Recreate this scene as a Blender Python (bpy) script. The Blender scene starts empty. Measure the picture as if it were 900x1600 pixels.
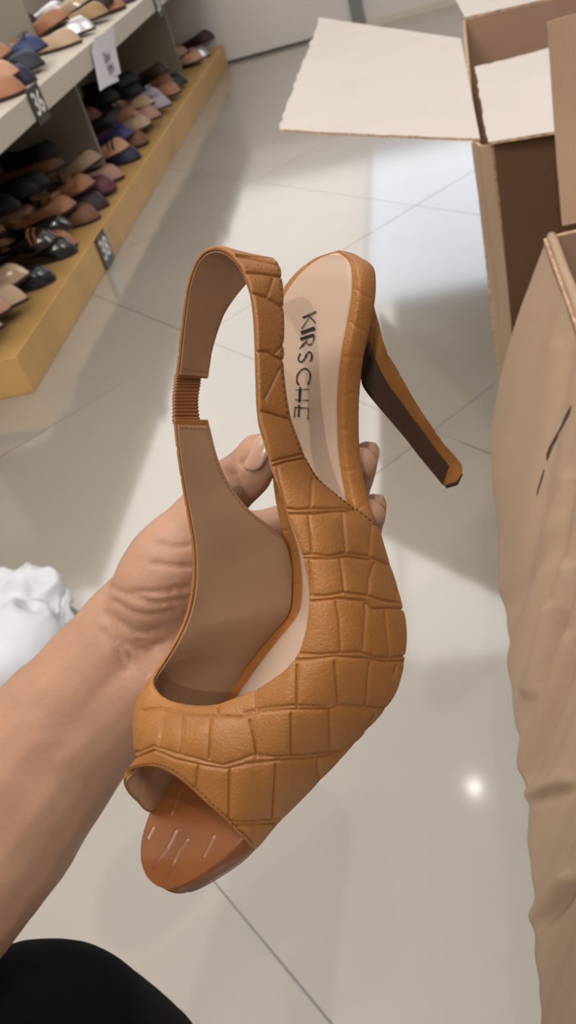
import bpy, math, random
import numpy as np
from mathutils import Vector, Matrix
random.seed(7); rng = np.random.RandomState(5)
S = bpy.context.scene
COL = S.collection

# ------------------------------------------------------------------ camera
F_PX, PITCH, ROLL, YAW, H = 1294.0, 0.6619, -0.3214, -0.2936, 0.9
_f = np.array([math.sin(YAW)*math.cos(PITCH), math.cos(YAW)*math.cos(PITCH), -math.sin(PITCH)])
_r = np.array([math.cos(YAW), -math.sin(YAW), 0.0]); _u = np.cross(_r, _f)
CR = math.cos(ROLL)*_r + math.sin(ROLL)*_u
CU = -math.sin(ROLL)*_r + math.cos(ROLL)*_u
CF = _f; C0 = np.array([0, 0, H])
cam_d = bpy.data.cameras.new('camera'); cam = bpy.data.objects.new('camera', cam_d); COL.objects.link(cam)
cam.matrix_world = Matrix(((CR[0], CU[0], -CF[0], C0[0]), (CR[1], CU[1], -CF[1], C0[1]), (CR[2], CU[2], -CF[2], C0[2]), (0, 0, 0, 1)))
cam_d.sensor_fit = 'VERTICAL'; cam_d.sensor_height = 32.0; cam_d.lens = 32.0*F_PX/1600.0
cam_d.clip_start = 0.02; cam_d.clip_end = 60
cam_d.dof.use_dof = True; cam_d.dof.focus_distance = 0.268; cam_d.dof.aperture_fstop = cam_d.lens/1.15
S.camera = cam

# ------------------------------------------------------------------ exposure, world, large lights
S.view_settings.view_transform = 'Standard'; S.view_settings.look = 'None'
S.view_settings.gamma = 1.0; S.view_settings.use_curve_mapping = False
S.view_settings.exposure = -0.30
W = bpy.data.worlds.new('world'); S.world = W; W.use_nodes = True
W.node_tree.nodes['Background'].inputs[0].default_value = (0.95, 0.90, 0.86, 1)
W.node_tree.nodes['Background'].inputs[1].default_value = 0.40

def area(name, loc, size, power, col, target=None, size_y=None):
    l = bpy.data.lights.new(name, 'AREA'); l.energy = power; l.color = col; l.size = size
    if size_y: l.shape = 'RECTANGLE'; l.size_y = size_y
    o = bpy.data.objects.new(name, l); COL.objects.link(o); o.location = loc
    d = Vector(target if target else (loc[0], loc[1], 0)) - Vector(loc)
    o.rotation_euler = d.to_track_quat('-Z', 'Y').to_euler()
    return o
def spot(name, loc, power, col, rad, target, ang=1.9, blend=0.6):
    l = bpy.data.lights.new(name, 'SPOT'); l.energy = power; l.color = col; l.shadow_soft_size = rad
    l.spot_size = ang; l.spot_blend = blend
    o = bpy.data.objects.new(name, l); COL.objects.link(o); o.location = loc
    o.rotation_euler = (Vector(target)-Vector(loc)).to_track_quat('-Z', 'Y').to_euler()
    return o
area('fill_area_light', (1.1, 1.3, 2.74), 1.2, 30, (1.0, 0.96, 0.92), (-0.3, 1.6, 0.2), size_y=1.6)  # added fill lamp, brightens the shelf front and box tops
area('fill_area_light', (-0.9, 0.4, 2.72), 1.0, 64, (1.0, 0.95, 0.88), (-1.05, 1.8, 0.0), size_y=1.0)  # added fill lamp, brightens the floor and shelf on the left
area('fill_area_light', (0.4, -0.6, 2.72), 1.2, 6, (1.0, 0.96, 0.92), (0.0, 0.4, 0.6), size_y=0.8)  # weak added fill lamp from behind the camera
spot('ceiling_spot_light', (-0.20, -1.58, 2.7), 105, (1.0, 0.94, 0.86), 0.03, (-0.05, 0.25, 0.72))
spot('ceiling_spot_light', (0.30, -0.38, 2.7), 34, (1.0, 0.94, 0.86), 0.03, (-0.05, 0.25, 0.72))

# ------------------------------------------------------------------ helpers
def P(x, y, d): return C0 + d*((x-450)/F_PX*CR - (y-800)/F_PX*CU + CF)
def PP(a): a = np.asarray(a, float); return C0 + a[..., 2:3]*((a[..., 0:1]-450)/F_PX*CR - (a[..., 1:2]-800)/F_PX*CU + CF)
def proj(w):
    v = np.asarray(w)-C0; z = v@CF
    return np.stack([450+F_PX*(v@CR)/z, 800-F_PX*(v@CU)/z], -1)
def onz(x, y, z):
    d = (x-450)/F_PX*CR-(y-800)/F_PX*CU+CF; return C0+d*(z-H)/d[2]
def onX(x, y, X):
    d = (x-450)/F_PX*CR-(y-800)/F_PX*CU+CF; return C0+d*X/d[0]
def onY(x, y, Y):
    d = (x-450)/F_PX*CR-(y-800)/F_PX*CU+CF; return C0+d*Y/d[1]
def catmull(K, n):
    """K (m,k) control rows; returns (n,k) samples uniform in key index"""
    K = np.asarray(K, float); m = len(K); t = np.linspace(0, m-1, n)
    i = np.clip(t.astype(int), 0, m-2); f = (t-i)[:, None]
    g = lambda j: K[np.clip(j, 0, m-1)]
    p0, p1, p2, p3 = g(i-1), g(i), g(i+1), g(i+2)
    p0 = np.where((i == 0)[:, None], 2*p1-p2, p0); p3 = np.where((i == m-2)[:, None], 2*p2-p1, p3)
    return 0.5*(2*p1+(p2-p0)*f+(2*p0-5*p1+4*p2-p3)*f*f+(3*p1-p0-3*p2+p3)*f**3)
def srgb(r, g, b):
    return tuple(((c/255)/12.92 if c/255 <= .04045 else ((c/255+.055)/1.055)**2.4) for c in (r, g, b))+(1,)

def mesh_obj(name, verts, faces, mat, parent=None, smooth=True, mats=None, fm=None):
    me = bpy.data.meshes.new(name); me.from_pydata([tuple(map(float, v)) for v in verts], [], [tuple(map(int, f)) for f in faces]); me.update()
    o = bpy.data.objects.new(name, me); COL.objects.link(o)
    for m in (mats or [mat]): me.materials.append(m)
    if fm is not None: me.polygons.foreach_set('material_index', list(map(int, fm)))
    if smooth: me.polygons.foreach_set('use_smooth', [True]*len(me.polygons))
    if parent:
        o.parent = parent; o.matrix_parent_inverse = parent.matrix_world.inverted() if False else Matrix.Translation(-parent.location) if parent.type == 'EMPTY' and parent.get('wp') else Matrix.Identity(4)
    return o
def thing(name, label, cat, loc=(0, 0, 0), group=None, wp=True):
    """Empty at the thing's base; with wp=True the parts are given in world coordinates"""
    o = bpy.data.objects.new(name, None); COL.objects.link(o); o.location = tuple(map(float, loc)); o.empty_display_size = 0.02
    if wp: o['wp'] = 1
    tag(o, label, cat, group); return o
def tag(o, label, cat, group=None):
    o['label'] = label; o['category'] = cat
    if group: o['group'] = group
    return o
def struct(o): o['kind'] = 'structure'; return o
class MB:
    def __init__(s): s.v = []; s.f = []; s.m = []
    def add(s, v, f, m=0):
        n = len(s.v); s.v += [tuple(map(float, p)) for p in v]; s.f += [tuple(int(i)+n for i in q) for q in f]; s.m += [m]*len(f); return s
    def box(s, a, b, m=0):
        x0, y0, z0 = a; x1, y1, z1 = b
        v = [(x0, y0, z0), (x1, y0, z0), (x1, y1, z0), (x0, y1, z0), (x0, y0, z1), (x1, y0, z1), (x1, y1, z1), (x0, y1, z1)]
        return s.add(v, [(0, 3, 2, 1), (4, 5, 6, 7), (0, 1, 5, 4), (1, 2, 6, 5), (2, 3, 7, 6), (3, 0, 4, 7)], m)
    def hexa(s, q, n, t, m=0):
        """slab: quad q (4 pts) extruded by t*n"""
        q = [np.array(p, float) for p in q]; n = np.array(n, float)*t
        v = q+[p+n for p in q]
        return s.add(v, [(0, 3, 2, 1), (4, 5, 6, 7), (0, 1, 5, 4), (1, 2, 6, 5), (2, 3, 7, 6), (3, 0, 4, 7)], m)
    def ball(s, c, r, k=6, m=0, sc=(1, 1, 1)):
        v = []; f = []
        for i in range(k+1):
            a = math.pi*i/k
            for j in range(2*k):
                b = math.pi*j/k; v.append((c[0]+r*sc[0]*math.sin(a)*math.cos(b), c[1]+r*sc[1]*math.sin(a)*math.sin(b), c[2]+r*sc[2]*math.cos(a)))
        for i in range(k):
            for j in range(2*k):
                j2 = (j+1) % (2*k); f.append((i*2*k+j, (i+1)*2*k+j, (i+1)*2*k+j2, i*2*k+j2))
        return s.add(v, f, m)
    def tube(s, pts, rad, k=8, m=0, flat=None):
        pts = [np.array(p, float) for p in pts]; n = len(pts)
        rad = [rad]*n if np.isscalar(rad) else rad; ref = np.array((0.31, 0.22, 0.92)) if flat is None else np.array(flat[0], float)
        vs = []
        for i, p in enumerate(pts):
            t = pts[min(i+1, n-1)]-pts[max(i-1, 0)]; t /= np.linalg.norm(t)+1e-12
            a = np.cross(ref, t); a /= np.linalg.norm(a)+1e-12; b = np.cross(t, a)
            for j in range(k):
                w = 2*math.pi*j/k; fl = 1 if flat is None else flat[1]
                vs.append(p+rad[i]*(math.cos(w)*a+fl*math.sin(w)*b))
        f = [(i*k+j, i*k+(j+1) % k, (i+1)*k+(j+1) % k, (i+1)*k+j) for i in range(n-1) for j in range(k)]
        f += [tuple(range(k))[::-1], tuple((n-1)*k+j for j in range(k))]
        return s.add(vs, f, m)
    def build(s, name, mat, parent=None, smooth=False, mats=None):
        return mesh_obj(name, s.v, s.f, mat, parent, smooth, mats, s.m if mats else None)
def bevel(o, w, seg=2):
    m = o.modifiers.new('bevel', 'BEVEL'); m.width = w; m.segments = seg; m.limit_method = 'ANGLE'; return o

# ------------------------------------------------------------------ materials
def mat(name, col, rough=0.5, spec=0.5, noise=None, bump=None, metal=0.0, sss=0.0, coat=0.0, trans=0.0, hsv=None):
    """noise=(scale, amount) mixes darker/lighter tones; bump=(scale, strength, distance)"""
    m = bpy.data.materials.new(name); m.use_nodes = True; nt = m.node_tree; b = nt.nodes['Principled BSDF']
    c = col if len(col) == 4 else tuple(col)+(1,)
    b.inputs['Base Color'].default_value = c; b.inputs['Roughness'].default_value = rough
    b.inputs['Specular IOR Level'].default_value = spec; b.inputs['Metallic'].default_value = metal
    if coat: b.inputs['Coat Weight'].default_value = coat; b.inputs['Coat Roughness'].default_value = 0.12
    if sss:
        b.inputs['Subsurface Weight'].default_value = sss; b.inputs['Subsurface Radius'].default_value = (1, .35, .2); b.inputs['Subsurface Scale'].default_value = .006
    tc = nt.nodes.new('ShaderNodeTexCoord')
    if noise:
        n = nt.nodes.new('ShaderNodeTexNoise'); n.inputs['Scale'].default_value = noise[0]; n.inputs['Detail'].default_value = 5
        nt.links.new(tc.outputs['Object'], n.inputs['Vector'])
        r = nt.nodes.new('ShaderNodeValToRGB'); a = noise[1]
        r.color_ramp.elements[0].position = .3; r.color_ramp.elements[1].position = .7
        r.color_ramp.elements[0].color = tuple(max(0, x*(1-a)) for x in c[:3])+(1,)
        r.color_ramp.elements[1].color = tuple(min(1, x*(1+a)) for x in c[:3])+(1,)
        nt.links.new(n.outputs['Fac'], r.inputs['Fac']); nt.links.new(r.outputs['Color'], b.inputs['Base Color'])
    if bump:
        n = nt.nodes.new('ShaderNodeTexNoise'); n.inputs['Scale'].default_value = bump[0]; n.inputs['Detail'].default_value = 4
        nt.links.new(tc.outputs['Object'], n.inputs['Vector'])
        k = nt.nodes.new('ShaderNodeBump'); k.inputs['Strength'].default_value = bump[1]; k.inputs['Distance'].default_value = bump[2]
        nt.links.new(n.outputs['Fac'], k.inputs['Height']); nt.links.new(k.outputs['Normal'], b.inputs['Normal'])
    return m
def cardboard(name, col, axis, scale=150, strength=.25, amount=.05):
    m = mat(name, col, .85, .2, noise=(9, amount)); nt = m.node_tree; b = nt.nodes['Principled BSDF']
    tc = nt.nodes.new('ShaderNodeTexCoord'); w = nt.nodes.new('ShaderNodeTexWave'); w.bands_direction = axis; w.inputs['Scale'].default_value = scale/6.28
    w.inputs['Distortion'].default_value = .6; w.inputs['Detail'].default_value = 1
    nt.links.new(tc.outputs['Object'], w.inputs['Vector'])
    k = nt.nodes.new('ShaderNodeBump'); k.inputs['Strength'].default_value = strength; k.inputs['Distance'].default_value = .002
    nt.links.new(w.outputs['Fac'], k.inputs['Height']); nt.links.new(k.outputs['Normal'], b.inputs['Normal'])
    return m
M = {}
M['wall'] = mat('wall_paint', srgb(204, 199, 196), .55, .3, noise=(2, .03))
M['trim'] = mat('grey_trim', srgb(120, 120, 122), .4)
M['base'] = mat('dark_baseboard', srgb(70, 68, 66), .5)
M['ceil'] = mat('ceiling_paint', srgb(225, 222, 216), .8)
M['laminate'] = mat('cream_laminate', srgb(196, 187, 174), .45, .4, noise=(3, .03))
M['laminate_d'] = mat('grey_laminate', srgb(150, 143, 132), .6, .3, noise=(4, .04))
M['wood'] = mat('oak_veneer', srgb(196, 156, 98), .42, .4, noise=(7, .12))
M['croc'] = mat('tan_croc_leather', srgb(156, 102, 49), .42, .45, noise=(38, .10), bump=(1200, .55, .0005))
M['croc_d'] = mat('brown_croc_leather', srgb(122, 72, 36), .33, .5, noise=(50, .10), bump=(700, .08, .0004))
M['lining'] = mat('beige_lining', srgb(162, 128, 100), .6, .3, noise=(30, .07), bump=(500, .08, .0004))
M['pad'] = mat('insole_leather', srgb(184, 158, 138), .5, .35, noise=(25, .03))
M['outsole'] = mat('dark_outsole', srgb(60, 38, 26), .6)
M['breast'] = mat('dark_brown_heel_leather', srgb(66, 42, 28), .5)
M['thread'] = mat('brown_thread', srgb(112, 66, 32), .7)
M['thread_l'] = mat('tan_thread', srgb(150, 104, 66), .7)
M['elastic'] = mat('brown_elastic', srgb(150, 96, 58), .6)
M['ink'] = mat('black_ink', srgb(18, 20, 26), .4)
M['skin'] = mat('skin', srgb(172, 132, 108), .5, .35, noise=(35, .08), bump=(420, .22, .0008), sss=.12)
M['nail'] = mat('fingernail', srgb(186, 146, 124), .3, .5, coat=.3)
M['nail_tip'] = mat('fingernail_tip', srgb(186, 152, 132), .3, .5)
M['black'] = mat('black_cloth', srgb(15, 15, 20), .95, .1, bump=(900, .4, .001))
M['plastic'] = mat('white_plastic', srgb(208, 210, 218), .4, .4, noise=(12, .04))
M['card_w'] = cardboard('white_cardboard', srgb(200, 192, 186), 'Y', 140, .05, .03)
M['card_x'] = cardboard('brown_cardboard', srgb(192, 162, 136), 'X', 500, .08)
M['card_y'] = cardboard('brown_cardboard_flap', srgb(172, 147, 124), 'Y', 480, .05, .03)
M['card_shade'] = cardboard('shaded_brown_cardboard', srgb(98, 70, 52), 'X', 500, .12)  # brown darkened to carry the shade on the far box's near wall
M['card_in'] = mat('brown_cardboard_inside', srgb(164, 134, 114), .9, .2, noise=(9, .05))
M['card_e'] = mat('cardboard_edge', srgb(190, 160, 132), .9, .1, noise=(120, .35))
M['crack'] = mat('torn_cardboard', srgb(60, 42, 30), .9)
M['signb'] = mat('sign_black', srgb(40, 40, 38), .35)
M['signw'] = mat('sign_white', srgb(232, 232, 228), .5)
M['paper'] = mat('white_paper', srgb(222, 220, 226), .6)
M['greyink'] = mat('grey_ink', srgb(105, 100, 108), .6)
# floor: glossy cream tiles laid diagonally
def floor_mat():
    m = bpy.data.materials.new('glossy_tile_floor'); m.use_nodes = True; nt = m.node_tree; b = nt.nodes['Principled BSDF']; L = nt.links.new
    def N(t, **k):
        n = nt.nodes.new(t)
        for a, v in k.items(): setattr(n, a, v)
        return n
    g = N('ShaderNodeNewGeometry'); lines = []
    for s2, off in ((1, .057), (-1, -.958)):
        d = N('ShaderNodeVectorMath', operation='DOT_PRODUCT'); L(g.outputs['Position'], d.inputs[0]); d.inputs[1].default_value = (.70711, .70711*s2, 0)
        a = N('ShaderNodeMath', operation='SUBTRACT'); L(d.outputs['Value'], a.inputs[0]); a.inputs[1].default_value = off-.4
        q = N('ShaderNodeMath', operation='DIVIDE'); L(a.outputs[0], q.inputs[0]); q.inputs[1].default_value = .8
        fr = N('ShaderNodeMath', operation='FRACT'); L(q.outputs[0], fr.inputs[0])
        c = N('ShaderNodeMath', operation='SUBTRACT'); L(fr.outputs[0], c.inputs[0]); c.inputs[1].default_value = .5
        ab = N('ShaderNodeMath', operation='ABSOLUTE'); L(c.outputs[0], ab.inputs[0]); lines.append(ab)
    mn = N('ShaderNodeMath', operation='MINIMUM'); L(lines[0].outputs[0], mn.inputs[0]); L(lines[1].outputs[0], mn.inputs[1])
    lt = N('ShaderNodeMapRange'); L(mn.outputs[0], lt.inputs['Value']); lt.inputs['From Min'].default_value = .0011; lt.inputs['From Max'].default_value = .0022
    n = N('ShaderNodeTexNoise'); n.inputs['Scale'].default_value = 1.7; n.inputs['Detail'].default_value = 6; L(g.outputs['Position'], n.inputs['Vector'])
    r = N('ShaderNodeValToRGB'); r.color_ramp.elements[0].position = .3; r.color_ramp.elements[1].position = .75
    r.color_ramp.elements[0].color = srgb(156, 149, 140); r.color_ramp.elements[1].color = srgb(164, 157, 147); L(n.outputs['Fac'], r.inputs['Fac'])
    mx = N('ShaderNodeMix', data_type='RGBA'); L(lt.outputs[0], mx.inputs['Factor']); mx.inputs['A'].default_value = srgb(92, 87, 80); L(r.outputs['Color'], mx.inputs['B'])
    L(mx.outputs['Result'], b.inputs['Base Color']); b.inputs['Roughness'].default_value = .09; b.inputs['Specular IOR Level'].default_value = .5
    b.inputs['IOR'].default_value = 2.7
    k = N('ShaderNodeBump'); k.inputs['Strength'].default_value = .3; k.inputs['Distance'].default_value = .001; L(lt.outputs[0], k.inputs['Height']); L(k.outputs['Normal'], b.inputs['Normal'])
    return m
M['floor'] = floor_mat()
def emis(name, col, s):
    m = bpy.data.materials.new(name); m.use_nodes = True; b = m.node_tree.nodes['Principled BSDF']
    b.inputs['Base Color'].default_value = (.8, .8, .8, 1); b.inputs['Emission Color'].default_value = tuple(col)+(1,); b.inputs['Emission Strength'].default_value = s
    return m
M['window'] = emis('cool_light_diffuser', (.80, .88, 1.0), 2.6)
M['lamp'] = emis('lamp_lens', (1.0, .95, .88), 60)
M['recess'] = mat('dark_ceiling_recess', srgb(60, 58, 56), .8)
M['recess2'] = mat('grey_ceiling_band', srgb(110, 108, 108), .8)
M['lumi_dim'] = emis('added_dim_ceiling_glow', (1.0, .95, .89), .62)
M['lumi'] = emis('luminous_ceiling_diffuser', (1.0, .955, .90), 1.75)
M['lampring'] = mat('white_lamp_ring', srgb(235, 235, 232), .4)

# ------------------------------------------------------------------ room
YB = 5.17
struct(MB().box((-5, -3, -.1), (3.4, 12, 0)).build('floor', M['floor']))
struct(MB().box((-5, YB, 0), (3.4, YB+.12, .5)).build('wall_back', M['wall']))
struct(MB().box((-5.1, -3, 0), (-5, 12, 2.8)).build('wall_left', M['wall']))
struct(MB().box((-5.1, 12, 0), (3.4, 12.1, 2.8)).build('wall_far', M['wall']))
struct(MB().box((-5.1, -3, 2.8), (3.4, 12.1, 2.9)).build('ceiling', M['ceil']))
struct(MB().box((-1.745, YB-.012, 0), (-.34, YB, .014)).build('baseboard_back', M['base']))
struct(MB().box((-.335, YB-.02, 0), (-.265, YB, .5)).build('trim_1', M['trim']))
struct(MB().box((-.26, YB-.05, 0), (1.6, YB, .03)).build('trim_2', M['laminate']))
def ceiling_panel(label, rects, m_, z=2.765):
    tt = thing('ceiling_light_panel', label, 'ceiling light', (rects[0][0], rects[0][1], 2.8), 'luminous ceiling panels')
    d = MB(); f = MB()
    for x0, y0, x1, y1 in rects:
        d.box((x0+.01, y0+.01, z), (x1-.01, y1-.01, z+.01))
        for a_, b_ in (((x0, y0, z-.005), (x0+.01, y1, 2.799)), ((x1-.01, y0, z-.005), (x1, y1, 2.799)), ((x0, y0, z-.005), (x1, y0+.01, 2.799)), ((x0, y1-.01, z-.005), (x1, y1, 2.799))): f.box(a_, b_)
    d.build('diffuser', M[m_], tt); f.build('frame', M['lampring'], tt)
ceiling_panel('warm luminous ceiling panel over the left side of the shop', [(-4.9, 3.0, -.86, 11.9), (-.86, 3.0, -.56, 7.49)], 'lumi')
ceiling_panel('warm luminous ceiling strip in front of the dark ceiling recess', [(-.55, 3.0, 3.3, 3.99)], 'lumi')
ceiling_panel('cool white luminous ceiling panel beyond the low back wall', [(-.85, 7.5, 3.3, 11.9)], 'window')
ceiling_panel('added dim glowing panel under the plain ceiling nearest to the boxes', [(-4.9, .6, 3.3, 2.99)], 'lumi_dim')  # added glow below plain ceiling, softens the panel edge mirrored in the floor
struct(MB().box((-.55, 4.0, 2.77), (3.3, 6.3, 2.799)).build('trim_3', M['recess']))
struct(MB().box((-.55, 6.3, 2.76), (3.3, 6.72, 2.799)).build('trim_4', M['recess2']))
struct(MB().box((-.55, 6.72, 2.75), (3.3, 7.49, 2.799)).build('trim_5', M['wall']))
def downlight(x, y, label, zb):
    t = thing('downlight', label, 'ceiling light', (x, y, 2.8), 'round ceiling downlights')
    a = MB(); k = 24; v = []; f = []
    for i in range(k):
        w_ = 2*math.pi*i/k
        for r_, z_ in ((.015, zb), (.022, zb), (.022, zb-.014), (.015, zb-.014)): v.append((x+r_*math.cos(w_), y+r_*math.sin(w_), z_))
    for i in range(k):
        j = (i+1) % k
        for c in range(4): f.append((i*4+c, i*4+(c+1) % 4, j*4+(c+1) % 4, j*4+c))
    a.add(v, f).build('ring', M['lampring'], t)
    MB().add([(x+.0145*math.cos(2*math.pi*i/k), y+.0145*math.sin(2*math.pi*i/k), zb-.008) for i in range(k)], [tuple(range(k))[::-1]]).build('lens', M['lamp'], t)
downlight(-.22, 2.22, 'small round ceiling downlight mirrored as a bright dot in the floor', 2.758)
downlight(.12, -.85, 'round ceiling downlight above and behind the shoe', 2.8)

# ------------------------------------------------------------------ shoe shelf on the left
XF = -1.055
sh = thing('shoe_shelf', 'long cream retail shoe shelf with an oak plinth along the left wall', 'shelf', (-1.4, 3.4, 0))
bevel(MB().box((-1.74, 1.715, 0), (XF, YB-.03, .105)).build('plinth', M['wood'], sh), .003)
MB().box((-1.74, 1.715, .105), (-1.70, YB-.03, .8)).build('back_panel', M['laminate_d'], sh)
bevel(MB().box((-1.70, 1.55, .472), (XF, YB-.03, .538)).build('shelf_board', M['laminate'], sh), .002)
for y in (1.62, 3.145, 4.675):
    bevel(MB().box((-1.70, y-.009, .105), (-1.20, y+.009, .472)).build('divider', M['laminate_d'], sh), .0015)
    bevel(MB().box((-1.70, y-.009, .538), (-1.27, y+.009, .8)).build('divider', M['laminate_d'], sh), .0015)

def text_mesh(s, size, depth=.0006):
    c = bpy.data.curves.new('t', 'FONT'); c.body = s; c.size = size; c.align_x = 'CENTER'; c.align_y = 'CENTER'; c.extrude = depth; c.offset = size*.008
    o = bpy.data.objects.new('t', c); COL.objects.link(o); bpy.context.view_layer.update()
    me = bpy.data.meshes.new_from_object(o.evaluated_get(bpy.context.evaluated_depsgraph_get()))
    v = [tuple(p.co) for p in me.vertices]; f = [tuple(p.vertices) for p in me.polygons]
    bpy.data.objects.remove(o); bpy.data.meshes.remove(me); return v, f
def size_card(y0, z0, z1, s, label, w=.095, x=XF+.002):
    t = thing('size_card', label, 'sign', (x, y0, z0), 'black size cards')
    bevel(MB().box((x, y0-w/2, z0), (x+.004, y0+w/2, z1)).build('card', M['signb'], t), .001)
    v, f = text_mesh(s, (z1-z0)*.86)
    zc = (z0+z1)/2
    v = [(x+.0045+p[2], y0+p[0]*.86, zc+p[1]) for p in v]
    MB().add(v, f).build('number', M['signw'], t)
size_card(2.43, .457, .552, '36', 'black size card reading 36 hung on the shelf edge')
size_card(4.02, .440, .545, '37', 'black size card on the shelf edge at the top picture edge, beyond the price paper')
size_card(2.478, .004, .102, '38', 'black size card reading 38 on the oak plinth near the floor')
# white price paper
t = thing('price_paper', 'white torn price paper hanging from the shelf edge between the size cards', 'sign', (XF, 3.12, .4))
pv = [tuple(onX(a, b, XF+.008)[1:]) for a, b in ((157, 142), (165, 136), (175, 131), (186, 126), (185, 118), (191, 113), (181, 71), (177, 42), (146, 60), (144, 81))]
n = len(pv); xx = XF+.006
MB().add([(xx+.004*math.sin(i), a, b) for i, (a, b) in enumerate(pv)]+[(xx+.004*math.sin(i)+.0006, a, b) for i, (a, b) in enumerate(pv)],
         [tuple(range(n))[::-1], tuple(range(n, 2*n))]+[(i, (i+1) % n, n+(i+1) % n, n+i) for i in range(n)]).build('sheet', M['paper'], t)
pr = MB()
for s_, sz, yc, zc in (('Zan', .040, 3.12, .475), ('1991', .038, 3.12, .435), ('---', .025, 3.14, .410)):
    v, f = text_mesh(s_, sz); pr.add([(xx+.0055+p[2], yc+p[0]*1.1, zc+p[1]) for p in v], f)
pr.build('print', M['greyink'], t)

# ------------------------------------------------------------------ flat shoes on the shelf
_smat = {}
def smat(c, gloss):
    k = (c, gloss)
    if k not in _smat:
        _smat[k] = mat('shoe_leather_%s' % ('patent' if gloss > .8 else 'silver' if gloss < 0 else 'matte'), srgb(*c), .12 if gloss > .8 else (.28 if gloss < 0 else .5), .5, noise=(30, .08), metal=(.9 if gloss < 0 else 0), coat=(.6 if gloss > .8 else 0))
    return _smat[k]
def flat_geom(kind):
    """local: heel at x=0, toe at x=L, z up. returns dict of parts (v,f)"""
    L, hw, bw = .262, .029, .047
    n = 40
    def half(s):   # half width along length
        w_ = np.interp(s, [0, .06, .16, .35, .55, .70, .82, .92, .975, 1], [0, .62, .80, .74, .86, 1.0, .93 if kind == 'round' else .78, .70 if kind == 'round' else .42, .40 if kind == 'round' else .17, 0])
        return w_*bw
    cs = [0, .02, .06, .14, .28, .45, .6, .72, .82, .90, .96, .99, 1]
    sole = [(s*L, half(s)) for s in cs]; loop = sole+[(x, -y) for x, y in sole[-2:0:-1]]
    m = len(loop); oc = []
    for i, (x, y) in enumerate(loop):
        s = x/L; sg = 1 if i < len(sole) else -1
        ts = min(s, 1)*.72; wy = half(min(max(ts, .015), .62))*.93 if s > .02 else .004
        if s > .6: wy = half(.45)*.93*math.sqrt(max(0, 1-((s-.6)/.4)**2))
        if s <= 0: wy = 0
        hh = .068-.026*min(1, s/.35) if s < .35 else .042+.012*(s-.35)
        oc.append((.006+ts*L, sg*abs(wy), hh))
    nv = 7; V = []; FF = []
    for i in range(m):
        a = np.array(oc[i]); b = np.array((loop[i][0], loop[i][1], .008))
        for j in range(nv):
            v_ = j/(nv-1); p = a*(1-v_)+b*v_
            s = loop[i][0]/L
            p[2] += .021*4*v_*(1-v_)*min(1, max(0, (s-.5)*2.2)); p[1] *= 1+.10*4*v_*(1-v_)
            p[0] += .004*4*v_*(1-v_)*(1 if s > .9 else 0)
            V.append(p)
    for i in range(m):
        i2 = (i+1) % m
        for j in range(nv-1): FF.append((i*nv+j, i2*nv+j, i2*nv+j+1, i*nv+j+1))
    # lining: same surface pulled inwards
    c = np.array([L*.45, 0, .03]); VL = [np.array([p[0]+(c[0]-p[0])*.015, p[1]*.95, p[2]-.0012]) for p in V]
    soleV = [(x, y, .0) for x, y in loop]+[(x*1.004-.0005, y*1.03, .009) for x, y in loop]
    soleF = [tuple(range(m)), tuple(range(m, 2*m))[::-1]]+[(i, m+i, m+(i+1) % m, (i+1) % m) for i in range(m)]
    insV = [(x, y*.93, .0105) for x, y in loop]; insF = [tuple(range(m))[::-1]]
    return dict(upper=(V, FF), lining=(VL, [f[::-1] for f in FF]), sole=(soleV, soleF), insole=(insV, insF))
GEOM = {k: flat_geom(k) for k in ('pointed', 'round')}
_cache = {}
def part_mesh(kind, pn, m_):
    k = (kind, pn, m_.name)
    if k not in _cache:
        g = GEOM[kind][pn] if pn in GEOM[kind] else EXTRA[pn]
        me = bpy.data.meshes.new(pn); me.from_pydata([tuple(map(float, v)) for v in g[0]], [], g[1]); me.materials.append(m_)
        me.polygons.foreach_set('use_smooth', [pn in ('upper', 'lining', 'strap', 'bow')]*len(me.polygons)); _cache[k] = me
    return _cache[k]
EXTRA = {}
def arch(x0, w_, hz=.046, hy=.043):
    b = MB()
    pts = [(x0, hy*math.cos(a), .016+(hz)*math.sin(a)) for a in np.linspace(0.15, math.pi-.15, 11)]
    for k in range(10):
        p, q = pts[k], pts[k+1]
        b.add([(p[0]-w_, p[1], p[2]), (p[0]+w_, p[1], p[2]), (q[0]+w_, q[1], q[2]), (q[0]-w_, q[1], q[2])], [(0, 1, 2, 3)])
        b.add([(p[0]-w_, p[1]*1.05, p[2]+.003), (p[0]+w_, p[1]*1.05, p[2]+.003), (q[0]+w_, q[1]*1.05, q[2]+.003), (q[0]-w_, q[1]*1.05, q[2]+.003)], [(3, 2, 1, 0)])
    return b.v, b.f
_a1 = arch(.196, .005); _a2 = arch(.214, .0045, .040, .041); EXTRA['strap'] = (_a1[0]+_a2[0], _a1[1]+[tuple(i+len(_a1[0]) for i in f) for f in _a2[1]])
bb = MB()
for sg in (-1, 1):
    bb.add([(.206, sg*.003, .060), (.192, sg*.026, .060), (.206, sg*.031, .064), (.222, sg*.025, .056), (.208, sg*.014, .066)], [(0, 1, 2, 4), (0, 4, 2, 3), (0, 3, 2, 1)])
bb.ball((.207, 0, .061), .007, 4); EXTRA['bow'] = (bb.v, bb.f)
M['shoe_in'] = mat('shoe_lining_beige', srgb(178, 140, 112), .7)
M['shoe_in_d'] = mat('shoe_lining_dark', srgb(28, 26, 28), .7)
M['shoe_sole'] = mat('shoe_sole_dark', srgb(50, 36, 30), .7)
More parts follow.
